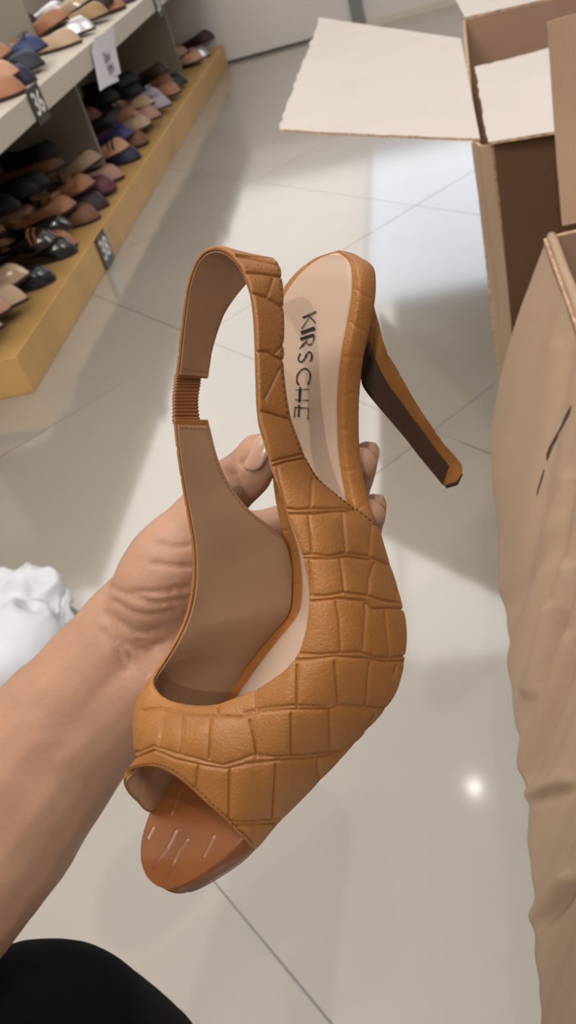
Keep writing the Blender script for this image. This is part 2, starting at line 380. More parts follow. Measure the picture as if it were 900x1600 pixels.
def flat_shoe(px, py, X, col, gloss, kind, label, group, yaw=0, pitch=0, roll=0, extra=None, floorz=.105, inner=None):
    """toe tip at photo pixel (px,py) in the plane x=X; shoe points to the aisle"""
    toe = onX(px, py, X) if py is not None else px; L = .262
    toe = np.array(toe, float)
    for dv_ in (3.145, 4.675):
        if toe[0]-L < -1.21 and abs(toe[1]-dv_) < .075 and floorz < .3: toe[1] = dv_+(.075 if toe[1] > dv_ else -.075)
    R = Matrix.Rotation(yaw, 3, 'Z') @ Matrix.Rotation(pitch, 3, 'Y') @ Matrix.Rotation(roll, 3, 'X')
    off = R @ Vector((L, 0, .012)); loc = Vector(toe)-off
    if loc.z < floorz: loc.z = floorz+.001
    lowest = min((loc+R@Vector(p)).z for p in ((0, 0, 0), (L, 0, 0), (L*.7, .04, 0), (L*.7, -.04, 0)))
    if lowest < floorz: loc.z += floorz-lowest+.0005
    t = thing('flat_shoe', label, 'shoe', loc, group, wp=False)
    t.rotation_euler = R.to_euler()
    um = smat(col, gloss); dark = sum(col) < 200
    if inner is not None: dark = inner
    for pn, mm in (('upper', um), ('lining', M['shoe_in_d'] if dark else M['shoe_in']), ('insole', M['shoe_in_d'] if dark else M['shoe_in']), ('sole', M['shoe_sole'])):
        o = bpy.data.objects.new(pn, part_mesh(kind, pn, mm)); COL.objects.link(o); o.parent = t
    if extra:
        ek, ec = extra; o = bpy.data.objects.new(ek, part_mesh(kind, ek, smat(ec, .3))); COL.objects.link(o); o.parent = t
    return t
TAN, BEI, BLK, NVY, BLU, LAV, MAR, SIL, BRN, PNK, PCH = (168, 116, 84), (196, 168, 140), (20, 20, 24), (28, 32, 62), (44, 56, 104), (176, 168, 184), (96, 44, 58), (200, 198, 202), (120, 76, 52), (178, 136, 120), (200, 150, 124)
GL, GU = 'flat shoes crowded on the oak plinth', 'flat shoes on the upper shelf board'
A = math.radians
JN0 = np.random.RandomState(11).uniform(-1, 1, 97)
LOW = [ # px, py, X, colour, gloss, kind, yaw, pitch, roll, extra, label
 (4, 505, -1.10, BEI, .9, 'pointed', 8, 0, 0, None, 'pale grey toe tip at the very near corner of the oak plinth'),
 (16, 478, -1.11, PCH, .9, 'pointed', 6, -4, 0, None, 'shiny cream peach toe just above the near corner of the plinth'),
 (43, 462, -1.09, BEI, .4, 'pointed', 4, 0, 0, None, 'greige pointed flat lying under the pale patent one'),
 (46, 424, -1.12, BEI, .95, 'pointed', 4, -12, 0, None, 'pale beige patent pointed flat with a highlight, nearest of the bottom row'),
 (88, 435, -1.09, BLK, .95, 'round', 2, 0, 0, None, 'black patent flat lowest in the pile beside the pale patent pair'),
 (122, 392, -1.08, BLK, .9, 'round', 0, 0, 0, None, 'black flat under the patent one with two tan straps'),
 (100, 394, -1.12, BLK, .95, 'round', 2, -12, 0, ('strap', TAN), 'black patent flat with tan straps over its vamp'),
 (120, 378, -1.09, TAN, .4, 'round', -2, 0, 0, None, 'tan flat wedged low between two black patent flats'),
 (116, 358, -1.12, BLK, .95, 'pointed', -2, -8, 0, None, 'long black patent flat leaning just above the tan strapped pair'),
 (158, 340, -1.08, BRN, .4, 'round', -4, 0, 0, None, 'dark brown flat above the size 38 card'),
 (130, 345, -1.13, TAN, .5, 'round', -4, -14, 0, ('bow', TAN), 'tan flat with a small bow and rounded toe'),
 (172, 322, -1.08, (48, 26, 36), .4, 'round', -4, 0, 0, None, 'dark plum flat below the tan strapped flat'),
 (156, 305, -1.12, TAN, .4, 'round', -6, -14, 0, ('strap', TAN), 'tan brown flat with stitched strap above the one with a bow'),
 (60, 290, -1.30, BLK, .6, 'pointed', -6, -10, 0, None, 'long black flat pushed back behind the tan strapped flat'),
 (182, 290, -1.08, MAR, .5, 'round', -6, 0, 0, None, 'maroon flat showing under the beige ballet flat'),
 (194, 272, -1.09, PNK, .4, 'pointed', -6, 0, 0, None, 'dusty pink flat squeezed beside the maroon one'),
 (166, 262, -1.15, BEI, .4, 'pointed', -10, -18, 0, None, 'cream beige flat lying crosswise on top of its neighbours'),
 (203, 240, -1.11, PCH, .4, 'round', -6, -10, 0, ('strap', BLK), 'pinkish tan flat with two black straps'),
 (95, 232, -1.28, BLK, .4, 'pointed', -8, -6, 0, None, 'long black flat lying deep behind the flat with black straps'),
 (217, 246, -1.08, NVY, .4, 'round', -8, 0, 0, None, 'navy flat on the plinth below the bright blue one'),
 (210, 212, -1.13, BLU, .4, 'round', -8, -12, 0, ('bow', BLU), 'blue flat with a ruffled vamp'),
 (232, 218, -1.09, BRN, .4, 'round', -8, 0, 0, None, 'brown flat behind the blue ruffled flat'),
 (196, 178, -1.22, BLK, .4, 'pointed', 14, -10, 0, None, 'black pointed flat angled towards the beige flats in mid row'),
 (238, 196, -1.11, BEI, .8, 'round', -8, -6, 0, ('bow', BEI), 'beige flat with a pale shiny toe'),
 (222, 190, -1.16, TAN, .5, 'round', -8, -14, 0, None, 'tan flat stacked on the shiny beige one'),
 (242, 162, -1.13, BEI, .5, 'pointed', -8, -14, 0, None, 'light beige pointed flat below the lavender pair'),
 (252, 178, -1.08, PNK, .5, 'pointed', -8, 0, 0, None, 'dusty pink pointed flat just above the plinth edge in mid row'),
 (268, 160, -1.08, LAV, .5, 'pointed', -8, 0, 0, None, 'lavender grey pointed flat resting on the plinth'),
 (254, 146, -1.13, LAV, .5, 'pointed', -8, -12, 0, ('bow', LAV), 'lavender grey flat with a bow, upper of the lavender pair'),
 (225, 138, -1.25, BLK, .5, 'pointed', -4, -8, 0, None, 'black flat deep behind the lavender pair under the price paper'),
 (283, 140, -1.08, TAN, .5, 'round', -8, 0, 0, None, 'tan flat on the plinth beside the lavender pair'),
 (272, 126, -1.12, BRN, .5, 'round', -8, -12, 0, None, 'rust brown flat stacked beside the dark teal one'),
 (293, 128, -1.09, (22, 32, 38), .6, 'round', -10, -4, 0, None, 'black teal flat below the peach flat'),
 (264, 106, -1.18, (66, 46, 40), .5, 'round', -6, -10, 0, None, 'dark brown flat pushed back behind the peach flat'),
 (318, 102, -1.09, PCH, .6, 'round', -10, -4, 0, ('bow', PNK), 'peach pink flat with a round toe near the far end of the plinth'),
 (262, 80, -1.25, BLK, .4, 'round', 0, -8, 0, None, 'black flat sticking up behind the greige flat at the far end'),
 (296, 84, -1.16, PNK, .4, 'round', -8, -14, 0, None, 'greige pink flat behind the peach one'),
 (328, 86, -1.09, SIL, -1, 'round', -12, 0, 0, None, 'lower silver metallic flat at the far end of the plinth'),
 (327, 46, -1.14, SIL, -1, 'round', -8, -24, 0, ('bow', SIL), 'upper silver metallic flat with a bow at the far end'),
 (336, 62, -1.09, (64, 30, 42), .6, 'round', -10, -10, 0, None, 'dark maroon flat behind the silver pair at the far end'),
]
ANCH = [((46, 424), 'pale patent flat'), ((100, 394), 'black patent flat with tan straps'), ((130, 345), 'tan bow flat'), ((156, 305), 'tan stitched flat'),
 ((182, 290), 'maroon flat'), ((203, 240), 'flat with black straps'), ((210, 212), 'blue ruffled flat'), ((238, 196), 'beige bow flat'), ((254, 146), 'lavender pair'), ((272, 126), 'rust brown flat'), ((318, 102), 'peach flat'), ((262, 80), 'far black flat')]
for k_, ((ax_, ay_), nm_) in enumerate(ANCH):
    y_ = onX(ax_, ay_, -1.1)[1]; c_, w_ = ((BLK, 'black'), (BRN, 'brown'), (BLK, 'black'), (PNK, 'dusty pink'))[k_ % 4]
    if k_ not in (2, 5): flat_shoe(np.array((-1.35+.02*JN0[k_], y_+.04, .12)), None, 0, c_, .5, 'pointed', w_+' flat lying flat in the back row behind the '+nm_, 'flat shoes in the dim back row', A(5*JN0[k_+30]), 0, 0)
    flat_shoe(np.array((-1.30+.02*JN0[k_+9], y_+.09, .21)), None, 0, (BLK if k_ % 3 != 1 else BRN), .5, 'pointed', ('black' if k_ % 3 != 1 else 'brown')+' flat on top of the back row behind the '+nm_, 'flat shoes in the dim back row', A(7*JN0[k_+50]), A(-4), 0)
for px, py, X, c, g, kd, yw, pt, rl, ex, lb in LOW:
    flat_shoe(px, py, X, c, g, kd, lb, GL, A(yw), A(pt), A(rl), ex)
UP = [
 (42, 138, -1.07, TAN, .6, 'round', 10, 0, 0, None, 'tan brown flat overhanging the shelf above the 36 card'),
 (30, 108, -1.10, PCH, .8, 'round', 8, -8, 0, None, 'peach beige flat, middle of the three tan ones at the left edge'),
 (18, 76, -1.14, TAN, .6, 'round', 6, -14, 0, None, 'light tan flat, topmost of three at the left picture edge'),
 (56, 118, -1.09, NVY, .6, 'round', 4, 0, 0, None, 'navy flat resting low beside the tan pile'),
 (78, 80, -1.12, BLU, .5, 'round', 2, -10, 0, ('bow', NVY), 'navy blue flat with a ruffle on top of the dark pair'),
 (70, 98, -1.11, (34, 38, 56), .5, 'round', 2, -3, 0, None, 'dark slate flat between the two navy ones'),
 (113, 45, -1.17, TAN, .4, 'round', 0, -14, 0, None, 'light brown flat above the navy ruffled one'),
 (128, 62, -1.10, BEI, .8, 'pointed', -2, 0, 0, None, 'greige pointed flat along the shelf edge with a dark underside'),
 (150, 44, -1.09, SIL, -1, 'pointed', -4, -2, 0, None, 'silver pointed flat catching the light on the upper shelf'),
 (148, 2, -1.16, BEI, .9, 'pointed', -4, -16, 0, None, 'long sparkling beige pointed flat on top of the upper shelf pile'),
 (172, 24, -1.10, (164, 134, 92), .6, 'round', -4, -4, 0, None, 'khaki flat with a shiny toe behind the silver one'),
 (60, 30, -1.32, BLK, .5, 'pointed', 4, -6, 0, None, 'long black flat lying at the back of the upper shelf'),
 (182, 14, -1.12, BLK, .5, 'round', -4, -8, 0, None, 'black flat beside the khaki one on the upper shelf'),
 (196, 6, -1.09, TAN, .6, 'round', -6, 0, 0, None, 'small view of a tan toe at the top picture edge'),
 (214, 0, -1.09, (70, 36, 70), .5, 'round', -6, 0, 0, None, 'plum flat at the top picture edge beside the shelf'),
 (108, 20, -1.30, SIL, -1, 'round', 0, -12, 0, None, 'silver flat at the back of the upper shelf'),
]
for px, py, X, c, g, kd, yw, pt, rl, ex, lb in UP:
    flat_shoe(px, py, X, c, g, kd, lb, GU, A(yw), A(pt), A(rl), ex, floorz=.5385)

# ------------------------------------------------------------------ cardboard boxes
def sheet(name, P00, P10, P11, P01, nu, nv, th, material, parent, disp=None, jag=0, mats=None):
    """thick sheet from bilinear patch; disp(u,v)->offset along normal; jag = ragged amount on u=1 edge / v=1 edge"""
    P00, P10, P11, P01 = [np.array(p, float) for p in (P00, P10, P11, P01)]
    nrm = np.cross(P10-P00, P01-P00); nrm /= np.linalg.norm(nrm)
    V = []; 
    for side in (0, 1):
        for i in range(nu+1):
            for j in range(nv+1):
                u, v = i/nu, j/nv
                p = (P00*(1-u)+P10*u)*(1-v)+(P01*(1-u)+P11*u)*v
                if jag and i == nu: p = p+(P10-P00)/np.linalg.norm(P10-P00)*jag*JN[j % 97]
                if jag and j in (0, nv): p = p+(P01-P00)/np.linalg.norm(P01-P00)*jag*.4*JN[(i*3+11) % 97]
                if disp: p = p+nrm*disp(u, v)
                V.append(p+nrm*(th if side else 0))
    n1 = (nu+1)*(nv+1); idx = lambda s, i, j: s*n1+i*(nv+1)+j; Fc = []; mi = []
    for i in range(nu):
        for j in range(nv):
            Fc.append((idx(0, i, j), idx(0, i, j+1), idx(0, i+1, j+1), idx(0, i+1, j))); mi.append(0)
            Fc.append((idx(1, i, j), idx(1, i+1, j), idx(1, i+1, j+1), idx(1, i, j+1))); mi.append(0)
    for i in range(nu):
        for j in (0, nv): Fc.append((idx(0, i, j), idx(0, i+1, j), idx(1, i+1, j), idx(1, i, j))); mi.append(1)
    for j in range(nv):
        for i in (0, nu): Fc.append((idx(0, i, j), idx(1, i, j), idx(1, i, j+1), idx(0, i, j+1))); mi.append(1)
    return mesh_obj(name, V, Fc, material, parent, False, [material, M['card_e']] if mats is None else mats, mi)
JN = rng.uniform(-1, 1, 97)
b1 = thing('cardboard_box', 'open brown cardboard box farther away, with a wide white flap folded out to the left', 'box', (.3, 1.6, 0), 'open cardboard boxes')
Zt = .5
a0 = np.array([.084, 1.245]); a1 = np.array([.103, 2.08]); a2 = np.array([.60, 2.00]); a3 = np.array([.60, 1.17])
def wall_sheet(nm, p, q, m_, inn, par, z1=Zt, bow=0.0, th=.005):
    return sheet(nm, (*p, 0), (*q, 0), (*q, z1), (*p, z1), 14, 10, th, m_, par, disp=(lambda u, v: bow*math.sin(math.pi*u)*math.sin(math.pi*v)))
wall_sheet('near_wall', a0, a3, M['card_shade'], None, b1, bow=.004)
sheet('left_wall', (*a1, 0), (.060, 1.275, 0), (.060, 1.275, Zt), (*a1, Zt), 20, 16, .005, M['card_y'], b1, disp=lambda u, v: -.008*math.sin(math.pi*u**1.6)**.7*(1-v**10)*(.4+.6*v))
wall_sheet('far_wall', a2, a1, M['card_in'], None, b1)
wall_sheet('right_wall', a3, a2, M['card_y'], None, b1)
sheet('crushed_corner', (.064, 1.275, 0), (.086, 1.243, 0), (.084, 1.243, Zt-.004), (.058, 1.275, Zt-.002), 8, 24, .004, M['card_y'], b1, disp=lambda u, v: -.003*math.sin(u*9.5)+.002*math.sin(v*8))
MB().box((.12, 1.28, .002), (.58, 1.95, .008)).build('bottom', M['card_in'], b1)
# left flap lying out to the left, near level
fA = onz(750, 217, .502); fB = onz(720, 60, .502); fC = onz(499, 26, .478); fD = onz(436, 201, .503)
sheet('flap', fA, fD, fC, fB, 26, 40, .004, M['card_w'], b1, disp=lambda u, v: .003*math.sin(6*v+3*u)*u, jag=.005, mats=[M['card_w'], M['card_e']])
# near flap folded in over the opening
g0 = onz(762, 222, .506); g1 = onz(742, 104, .500); g2 = onz(848, 76, .500); g3 = onz(880, 203, .506)
g2 = g1+(g2-g1)*3.2; g3 = g0+(g3-g0)*3.2
sheet('flap', g0, g1, g2, g3, 20, 30, .004, M['card_w'], b1, disp=lambda u, v: .002*math.sin(9*v)*u, jag=.004, mats=[M['card_w'], M['card_e']])
# far flap opened outward/up
h0 = np.array([*a1, Zt]); h1 = np.array([*a2, Zt]); up_ = np.array([-.03, .24, .06])
sheet('flap', h0+[0, .004, 0], h1+[0, .004, 0], h1+up_, h0+up_, 20, 12, .004, M['card_w'], b1, jag=.003, mats=[M['card_w'], M['card_e']])

b2 = thing('cardboard_box', 'near open brown cardboard box with a creased flap hanging down its left side', 'box', (.35, .5, 0), 'open cardboard boxes')
hx = .107
c0 = np.array([hx, .10]); c1 = np.array([hx, .897]); c2 = np.array([.62, .90]); c3 = np.array([.62, .10])
wall_sheet('left_wall', c1, c0, M['card_in'], None, b2)
wall_sheet('far_wall', c2, c1, M['card_in'], None, b2)
wall_sheet('near_wall', c0, c3, M['card_in'], None, b2)
wall_sheet('right_wall', c3, c2, M['card_in'], None, b2)
MB().box((.12, .12, .002), (.6, .88, .008)).build('bottom', M['card_in'], b2)
# hanging flap: built in its own plane, hinge (u=0) -> free edge (u=1)
FK = [(768, 700), (771, 760), (778, 840), (785, 900), (790, 950), (797, 1010), (805, 1080), (812, 1150), (818, 1205), (826, 1268), (824, 1280), (829, 1340), (836, 1430), (840, 1520), (845, 1600), (850, 1680)]
free = []
for x, y in FK:
    q = onz(x, y, .25); free.append(q)
free = np.array(free); fy = free[:, 1]
def free_at(y):
    o_ = np.argsort(fy); return np.array([np.interp(y, fy[o_], free[o_, 0]), y, .25])
creases = [((893, 560), (800, 1000), .0030, 10), ((900, 760), (812, 1080), .0045, 8), ((900, 900), (816, 1150), .006, 8), ((872, 960), (842, 1085), .005, 6), ((900, 1010), (822, 1230), .005, 7),
           ((900, 1380), (846, 1450), .006, 8), ((880, 830), (790, 960), .002, 12), ((825, 1255), (900, 1230), .004, 9), ((860, 500), (790, 720), .0018, 12)]
def seg_d(px, a, b):
    a = np.array(a, float); b = np.array(b, float); ab = b-a; t_ = np.clip(((px-a)@ab)/(ab@ab), 0, 1)
    return np.hypot(*(px-(a+t_[:, None]*ab)).T), t_
nu, nv = 110, 330
U_, V_ = np.meshgrid(np.linspace(0, 1, nu+1), np.linspace(0, 1, nv+1), indexing='ij')
yy = .897-(.897-.185)*V_
fr_ = np.array([free_at(y) for y in yy[0]])
hin = np.stack([np.full(nv+1, hx), yy[0], np.full(nv+1, Zt+.002)], -1)
G = hin[None]*(1-U_[..., None])+fr_[None]*U_[..., None]
nf = np.cross(fr_[60]-hin[60], [0, -1, 0]); nf /= np.linalg.norm(nf)
if nf@(C0-G[50, 60]) < 0: nf = -nf
G += nf*(.012*np.sin(np.pi*U_)*1.0)[..., None]*0.6
pxg = proj(G.reshape(-1, 3)); dsp = np.zeros(len(pxg))
for a, b, am, wd in creases:
    d_, t_ = seg_d(pxg, a, b); dsp -= 1.5*am*np.exp(-(d_/wd)**2)*np.sin(np.pi*np.clip(t_, .04, .96))**.5
    a2_ = (a[0]-wd*2.2, a[1]-wd); b2_ = (b[0]-wd*2.2, b[1]-wd); d_, t_ = seg_d(pxg, a2_, b2_); dsp += am*.8*np.exp(-(d_/(wd*1.8))**2)
dsp += .0010*np.sin(pxg[:, 0]*.09+pxg[:, 1]*.035)+.0005*np.sin(pxg[:, 0]*.23+pxg[:, 1]*.09+1)
G = G+(nf*dsp[:, None]).reshape(G.shape)
G2 = G-nf*.0045
n1 = (nu+1)*(nv+1); ix = lambda s, i, j: s*n1+i*(nv+1)+j; Fc = []; mi = []
for i in range(nu):
    for j in range(nv):
        Fc += [(ix(0, i, j), ix(0, i+1, j), ix(0, i+1, j+1), ix(0, i, j+1)), (ix(1, i, j), ix(1, i, j+1), ix(1, i+1, j+1), ix(1, i+1, j))]; mi += [0, 0]
for i in range(nu):
    for j in (0, nv): Fc.append((ix(0, i, j), ix(0, i+1, j), ix(1, i+1, j), ix(1, i, j))); mi.append(1)
for j in range(nv):
    for i in (0, nu): Fc.append((ix(0, i, j), ix(1, i, j), ix(1, i, j+1), ix(0, i, j+1))); mi.append(1)
hang = mesh_obj('hanging_flap', list(G.reshape(-1, 3))+list(G2.reshape(-1, 3)), Fc, None, b2, True, [M['card_y'], M['card_e']], mi)
# torn slit in the hanging flap
Gf = G.reshape(-1, 3); pxG = proj(Gf)
def on_grid(px, py, cloud, cpx, lift, nrm):
    d_ = np.hypot(cpx[:, 0]-px, cpx[:, 1]-py); k = np.argsort(d_)[:4]; w_ = 1/(d_[k]+.3); return (cloud[k]*w_[:, None]).sum(0)/w_.sum()+nrm*lift
ck = MB(); pts = [(893, 634, .6), (889, 645, 2.6), (884, 655, 2.8), (878, 666, 1.2), (872, 677, 1.4), (868, 686, 2.6), (862, 697, 2.4), (857, 710, 2.2), (855, 720, .5)]
pts2 = [(851, 734, .5), (848, 745, 1.5), (843, 760, 1.2), (839, 775, .4)]
for pl in (pts, pts2):
    for k in range(len(pl)-1):
        (x0, y0, w0), (x1, y1, w1) = pl[k], pl[k+1]
        ck.add([on_grid(x, y, Gf, pxG, .0006, nf) for x, y in ((x0-w0, y0), (x0+w0, y0), (x1+w1, y1), (x1-w1, y1))], [(0, 1, 2, 3)])
ck.build('tear', M['crack'], b2)
# folded rim of the flap at the hinge (light roll)
MB().tube([(hx+.003, y, Zt+.002+.0008*math.sin(y*60)) for y in np.linspace(.895, .11, 60)], .0052, 8).build('rim_fold', M['card_y'], b2, True)
# far flap standing upright
s0 = onY(878, 352, .925); s1 = onY(850, 34, .955)
sheet('standing_flap', s0, s0+[.5, .01, 0], s1+[.5, .01, .01], s1, 30, 20, .005, M['card_x'], b2, disp=lambda u, v: .02*v*v*(1-u)*(1-u), jag=.002)
MB().tube([s0+[0.0, -.006, -.012+.0], s0+[.2, -.006, -.012]], .006, 8).build('rim_fold', M['card_e'], b2, True)

# ------------------------------------------------------------------ white bag on the floor
def blob_mesh(items, voxel, smooth_it, name):
    b = MB()
    for it in items:
        if it[0] == 'c':       # tapered capsule
            _, p0, r0, p1, r1 = it; p0 = np.array(p0); p1 = np.array(p1); n = 7
            for k in range(n):
                t_ = k/(n-1); 
            pts = [p0+(p1-p0)*k/(n-1) for k in range(n)]; rr = [r0+(r1-r0)*k/(n-1) for k in range(n)]
            b.tube(pts, rr, 18); b.ball(p0, r0*.995, 9); b.ball(p1, r1*.995, 9)
        else:                  # oriented ellipsoid: centre, (ax, bx, cx) vectors
            _, c, ax, bx, cx = it; k = 10; v = []; f = []
            c, ax, bx, cx = map(np.array, (c, ax, bx, cx))
            for i in range(k+1):
                a_ = math.pi*i/k
                for j in range(2*k):
                    w_ = math.pi*j/k; v.append(c+ax*math.cos(a_)+math.sin(a_)*(bx*math.cos(w_)+cx*math.sin(w_)))
            for i in range(k):
                for j in range(2*k): j2 = (j+1) % (2*k); f.append((i*2*k+j, (i+1)*2*k+j, (i+1)*2*k+j2, i*2*k+j2))
            b.add(v, f)
    me = bpy.data.meshes.new(name); me.from_pydata(b.v, [], b.f); o = bpy.data.objects.new(name, me); COL.objects.link(o)
    r = o.modifiers.new('r', 'REMESH'); r.mode = 'VOXEL'; r.voxel_size = voxel
    s_ = o.modifiers.new('s', 'SMOOTH'); s_.factor = .5; s_.iterations = smooth_it
    bpy.context.view_layer.update(); e = bpy.data.meshes.new_from_object(o.evaluated_get(bpy.context.evaluated_depsgraph_get()))
    V = np.array([tuple(v.co) for v in e.vertices]); N = np.array([tuple(v.normal) for v in e.vertices]); Fq = [tuple(p.vertices) for p in e.polygons]
    bpy.data.objects.remove(o); bpy.data.meshes.remove(me); bpy.data.meshes.remove(e)
    return V, N, Fq
bc = onz(20, 1010, .07); bd = onz(52, 955, .05)
V, N, Fq = blob_mesh([('e', bc+[-.03, 0, 0], (.115, 0, 0), (0, .10, 0), (0, 0, .068)), ('e', bd+[-.05, .04, 0], (.12, 0, 0), (0, .07, 0), (0, 0, .048)), ('e', bd+[.045, -.03, -.01], (.04, .0, 0), (0, .05, 0), (0, 0, .04))], .006, 6, 'b')
from mathutils import noise as mn
dn = np.array([abs(mn.noise(Vector(v)*13))*.046+abs(mn.noise(Vector(v)*34+Vector((3, 1, 2))))*.014 for v in V]); far = np.clip((V[:, 1]-bc[1]-.01)*18, .05, 1)
V = V-N*(dn*far)[:, None]; V[:, 2] = np.maximum(V[:, 2], .001)
tag(mesh_obj('plastic_bag', V, Fq, M['plastic'], None, True), 'crumpled white plastic bag on the floor at the left edge', 'bag')


# ------------------------------------------------------------------ croc grooves (traced cells of the embossed leather)
GR = [ # polylines in photo pixels with strength
 [(423,722),(443,716),(475,709)], [(423,729),(450,721),(478,716)],
 [(444,795),(469,795),(490,792),(516,793),(539,792),(556,796)], [(448,804),(472,802),(495,801),(520,798),(548,797)],
 [(472,868),(492,866),(516,869),(544,863),(576,868),(590,874),(608,882)], [(474,873),(515,873),(545,869),(580,874)],
 [(484,931),(510,931),(539,925),(562,928),(579,930),(602,938),(625,941)], [(485,940),(530,935),(573,938),(585,951),(608,950),(634,951)],
 [(469,1021),(501,1023),(530,1021),(567,1019),(588,1028),(611,1028),(637,1025)], [(458,1032),(490,1030),(524,1026),(573,1029),(600,1034),(633,1033)],
 [(222,1110),(248,1105),(274,1110),(306,1116),(348,1118),(374,1121),(400,1113),(452,1109),(515,1110),(536,1103),(572,1105),(603,1108)],
 [(380,1114),(410,1107),(455,1103),(512,1105)],
 [(207,1177),(238,1165),(274,1178),(321,1191),(348,1197),(374,1189),(395,1181),(431,1184),(483,1181),(536,1175),(556,1162)],
 [(210,1184),(240,1173),(270,1187),(318,1198),(352,1203),(384,1195),(430,1190),(480,1188),(530,1181)],
 [(358,1285),(379,1287),(431,1283),(440,1280)], [(363,1293),(400,1292),(432,1289)],
 [(254,1124),(247,1163)], [(287,1116),(280,1181)], [(329,1121),(326,1186)], [(389,1126),(396,1150),(402,1182)], [(455,1116),(457,1178)], [(516,1113),(519,1165)],
 [(358,1202),(357,1280)], [(431,1197),(428,1280)], [(498,1190),(500,1218)], [(308,1197),(305,1233)],
 [(340,1103),(341,1117)], [(398,1077),(400,1110)], [(463,1040),(465,1108)], [(524,1036),(530,1104)], [(579,1036),(573,1102)], [(621,1040),(618,1056)], [(588,1118),(575,1144)],
 [(490,749),(487,792)], [(435,728),(441,770),(444,793)], [(484,804),(487,865)], [(537,800),(543,863)], [(583,813),(579,868)],
 [(482,873),(487,931)], [(534,873),(540,925)], [(586,880),(579,902),(577,928)], [(621,922),(622,940)],
 [(526,940),(531,968),(533,1019)], [(573,943),(573,960),(569,1017)], [(604,954),(607,989),(611,1026)],
 [(397,457),(419,465),(444,480)], [(429,432),(419,465)], [(406,549),(422,550),(429,556),(446,564)], [(446,537),(432,552)], [(439,577),(428,600),(416,623)],
 [(411,642),(434,649),(452,654)], [(388,425),(410,427),(441,432)], [(372,398),(400,404),(436,412)],
]
OUT = [(600,1130),(560,1175),(505,1232),(455,1285)]
BG = [ # board / rand ticks
 [(558,453),(577,466)], [(548,504),(569,516)], [(537,558),(566,558)], [(542,615),(561,615)], [(530,672),(546,670)], [(537,736),(556,733)], [(560,795),(570,785)],
 [(433,789),(439,786)], [(443,830),(451,829)], [(452,862),(463,862)], [(457,912),(467,912)], [(445,962),(459,972)], [(417,1005),(430,1018)], [(385,1040),(398,1052)],
 [(478,413),(484,420)], [(512,398),(514,406)],
]
TOE = [[(240,1292),(230,1311)], [(293,1312),(280,1330),(262,1368)], [(276,1297),(262,1325),(240,1355)], [(334,1306),(318,1340)], [(283,1230),(268,1272)]]
def groove(px, lines, wd, am, pil=0, pw=10):
    """displacement (negative = in) for pixels px"""
    out = np.zeros(len(px)); mind = np.full(len(px), 1e9)
    for L_ in lines:
        L_ = np.array(L_, float); lo = L_.min(0)-40; hi = L_.max(0)+40
        s_ = np.where((px[:, 0] > lo[0]) & (px[:, 0] < hi[0]) & (px[:, 1] > lo[1]) & (px[:, 1] < hi[1]))[0]
        if not len(s_): continue
        for k in range(len(L_)-1):
            d_, _ = seg_d(px[s_], L_[k], L_[k+1]); mind[s_] = np.minimum(mind[s_], d_)
    return -am*np.exp(-(mind/wd)**2)-pil*np.exp(-mind/pw)

# ------------------------------------------------------------------ the shoe
shoe = thing('slingback_heel', 'tan crocodile embossed peep toe slingback stiletto held up in the hand', 'shoe', P(520, 900, .30))
BD = [((530,391,.283),(530,391,.283)),((490,405,.292),(553,408,.278)),((455,435,.299),(559,432,.2755)),((428,480,.305),(558,465,.2755)),((412,540,.310),(551,505,.277)),
 ((410,600,.313),(542,550,.279)),((416,660,.315),(536,605,.284)),((424,722,.316),(535,655,.288)),((432,785,.316),(538,710,.291)),((442,829,.316),(547,765,.292)),
 ((451,862,.316),(558,815,.290)),((457,905,.315),(574,860,.286)),((456,945,.315),(590,915,.281)),((446,967,.316),(602,965,.277)),((417,1000,.317),(603,1015,.275)),
 ((385,1040,.317),(588,1066,.273)),((350,1090,.314),(556,1115,.271)),((308,1145,.308),(500,1172,.269)),((270,1200,.300),(446,1228,.267)),((240,1258,.293),(392,1292,.2635)),
 ((224,1305,.287),(356,1332,.263)),((221,1340,.281),(324,1358,.265)),((229,1367,.278),(293,1378,.268)),((243,1382,.275),(272,1387,.271)),((257,1389,.273),(257,1389,.273))]
NS = 420
LB = PP(catmull([b[0] for b in BD], NS)); RB = PP(catmull([b[1] for b in BD], NS))
mid = (LB+RB)/2; ds = np.gradient(mid, axis=0)
wv = RB-LB; k_ = np.linalg.norm(wv, axis=1); wv[k_ < .004] = wv[np.argmax(k_ > .004)]
wv[:6] = wv[8]; wv[-6:] = wv[-9]
NB = np.cross(wv, ds); NB /= np.linalg.norm(NB, axis=1)[:, None]
if (NB[NS//2]@(C0-mid[NS//2])) < 0: NB = -NB
NB[:60] = NB[60]; NB[365:] = NB[365]
for _ in range(400): NB[1:-1] = (NB[:-2]+NB[1:-1]*2+NB[2:])/4
NB /= np.linalg.norm(NB, axis=1)[:, None]
tb = np.interp(np.linspace(0, 1, NS), [0, .2, .45, .6, .8, 1], [.0085, .0085, .0085, .0085, .0085, .0085])
nc = 110; wr = 11
prof = []   # closed cross-section: (s across 0..1, outset, depth factor)
for j in range(nc): prof.append((j/(nc-1), 0.0, 0.0))
for j in range(1, wr): a_ = math.pi*j/wr; prof.append((1, math.sin(a_)*.0016, (1-math.cos(a_))/2))
for j in range(12): prof.append((1-j/11, 0, 1.0))
for j in range(1, wr): a_ = math.pi*j/wr; prof.append((0, -math.sin(a_)*.0016, 1-(1-math.cos(a_))/2))
wn = wv/np.linalg.norm(wv, axis=1)[:, None]; NP_ = len(prof)
gap = RB-LB; endf = np.clip(np.linalg.norm(gap, axis=1)/.012, 0, 1)
endd = np.zeros((NS, 3)); dn_ = ds/(np.linalg.norm(ds, axis=1)[:, None]+1e-9)
B = np.zeros((NS, NP_, 3))
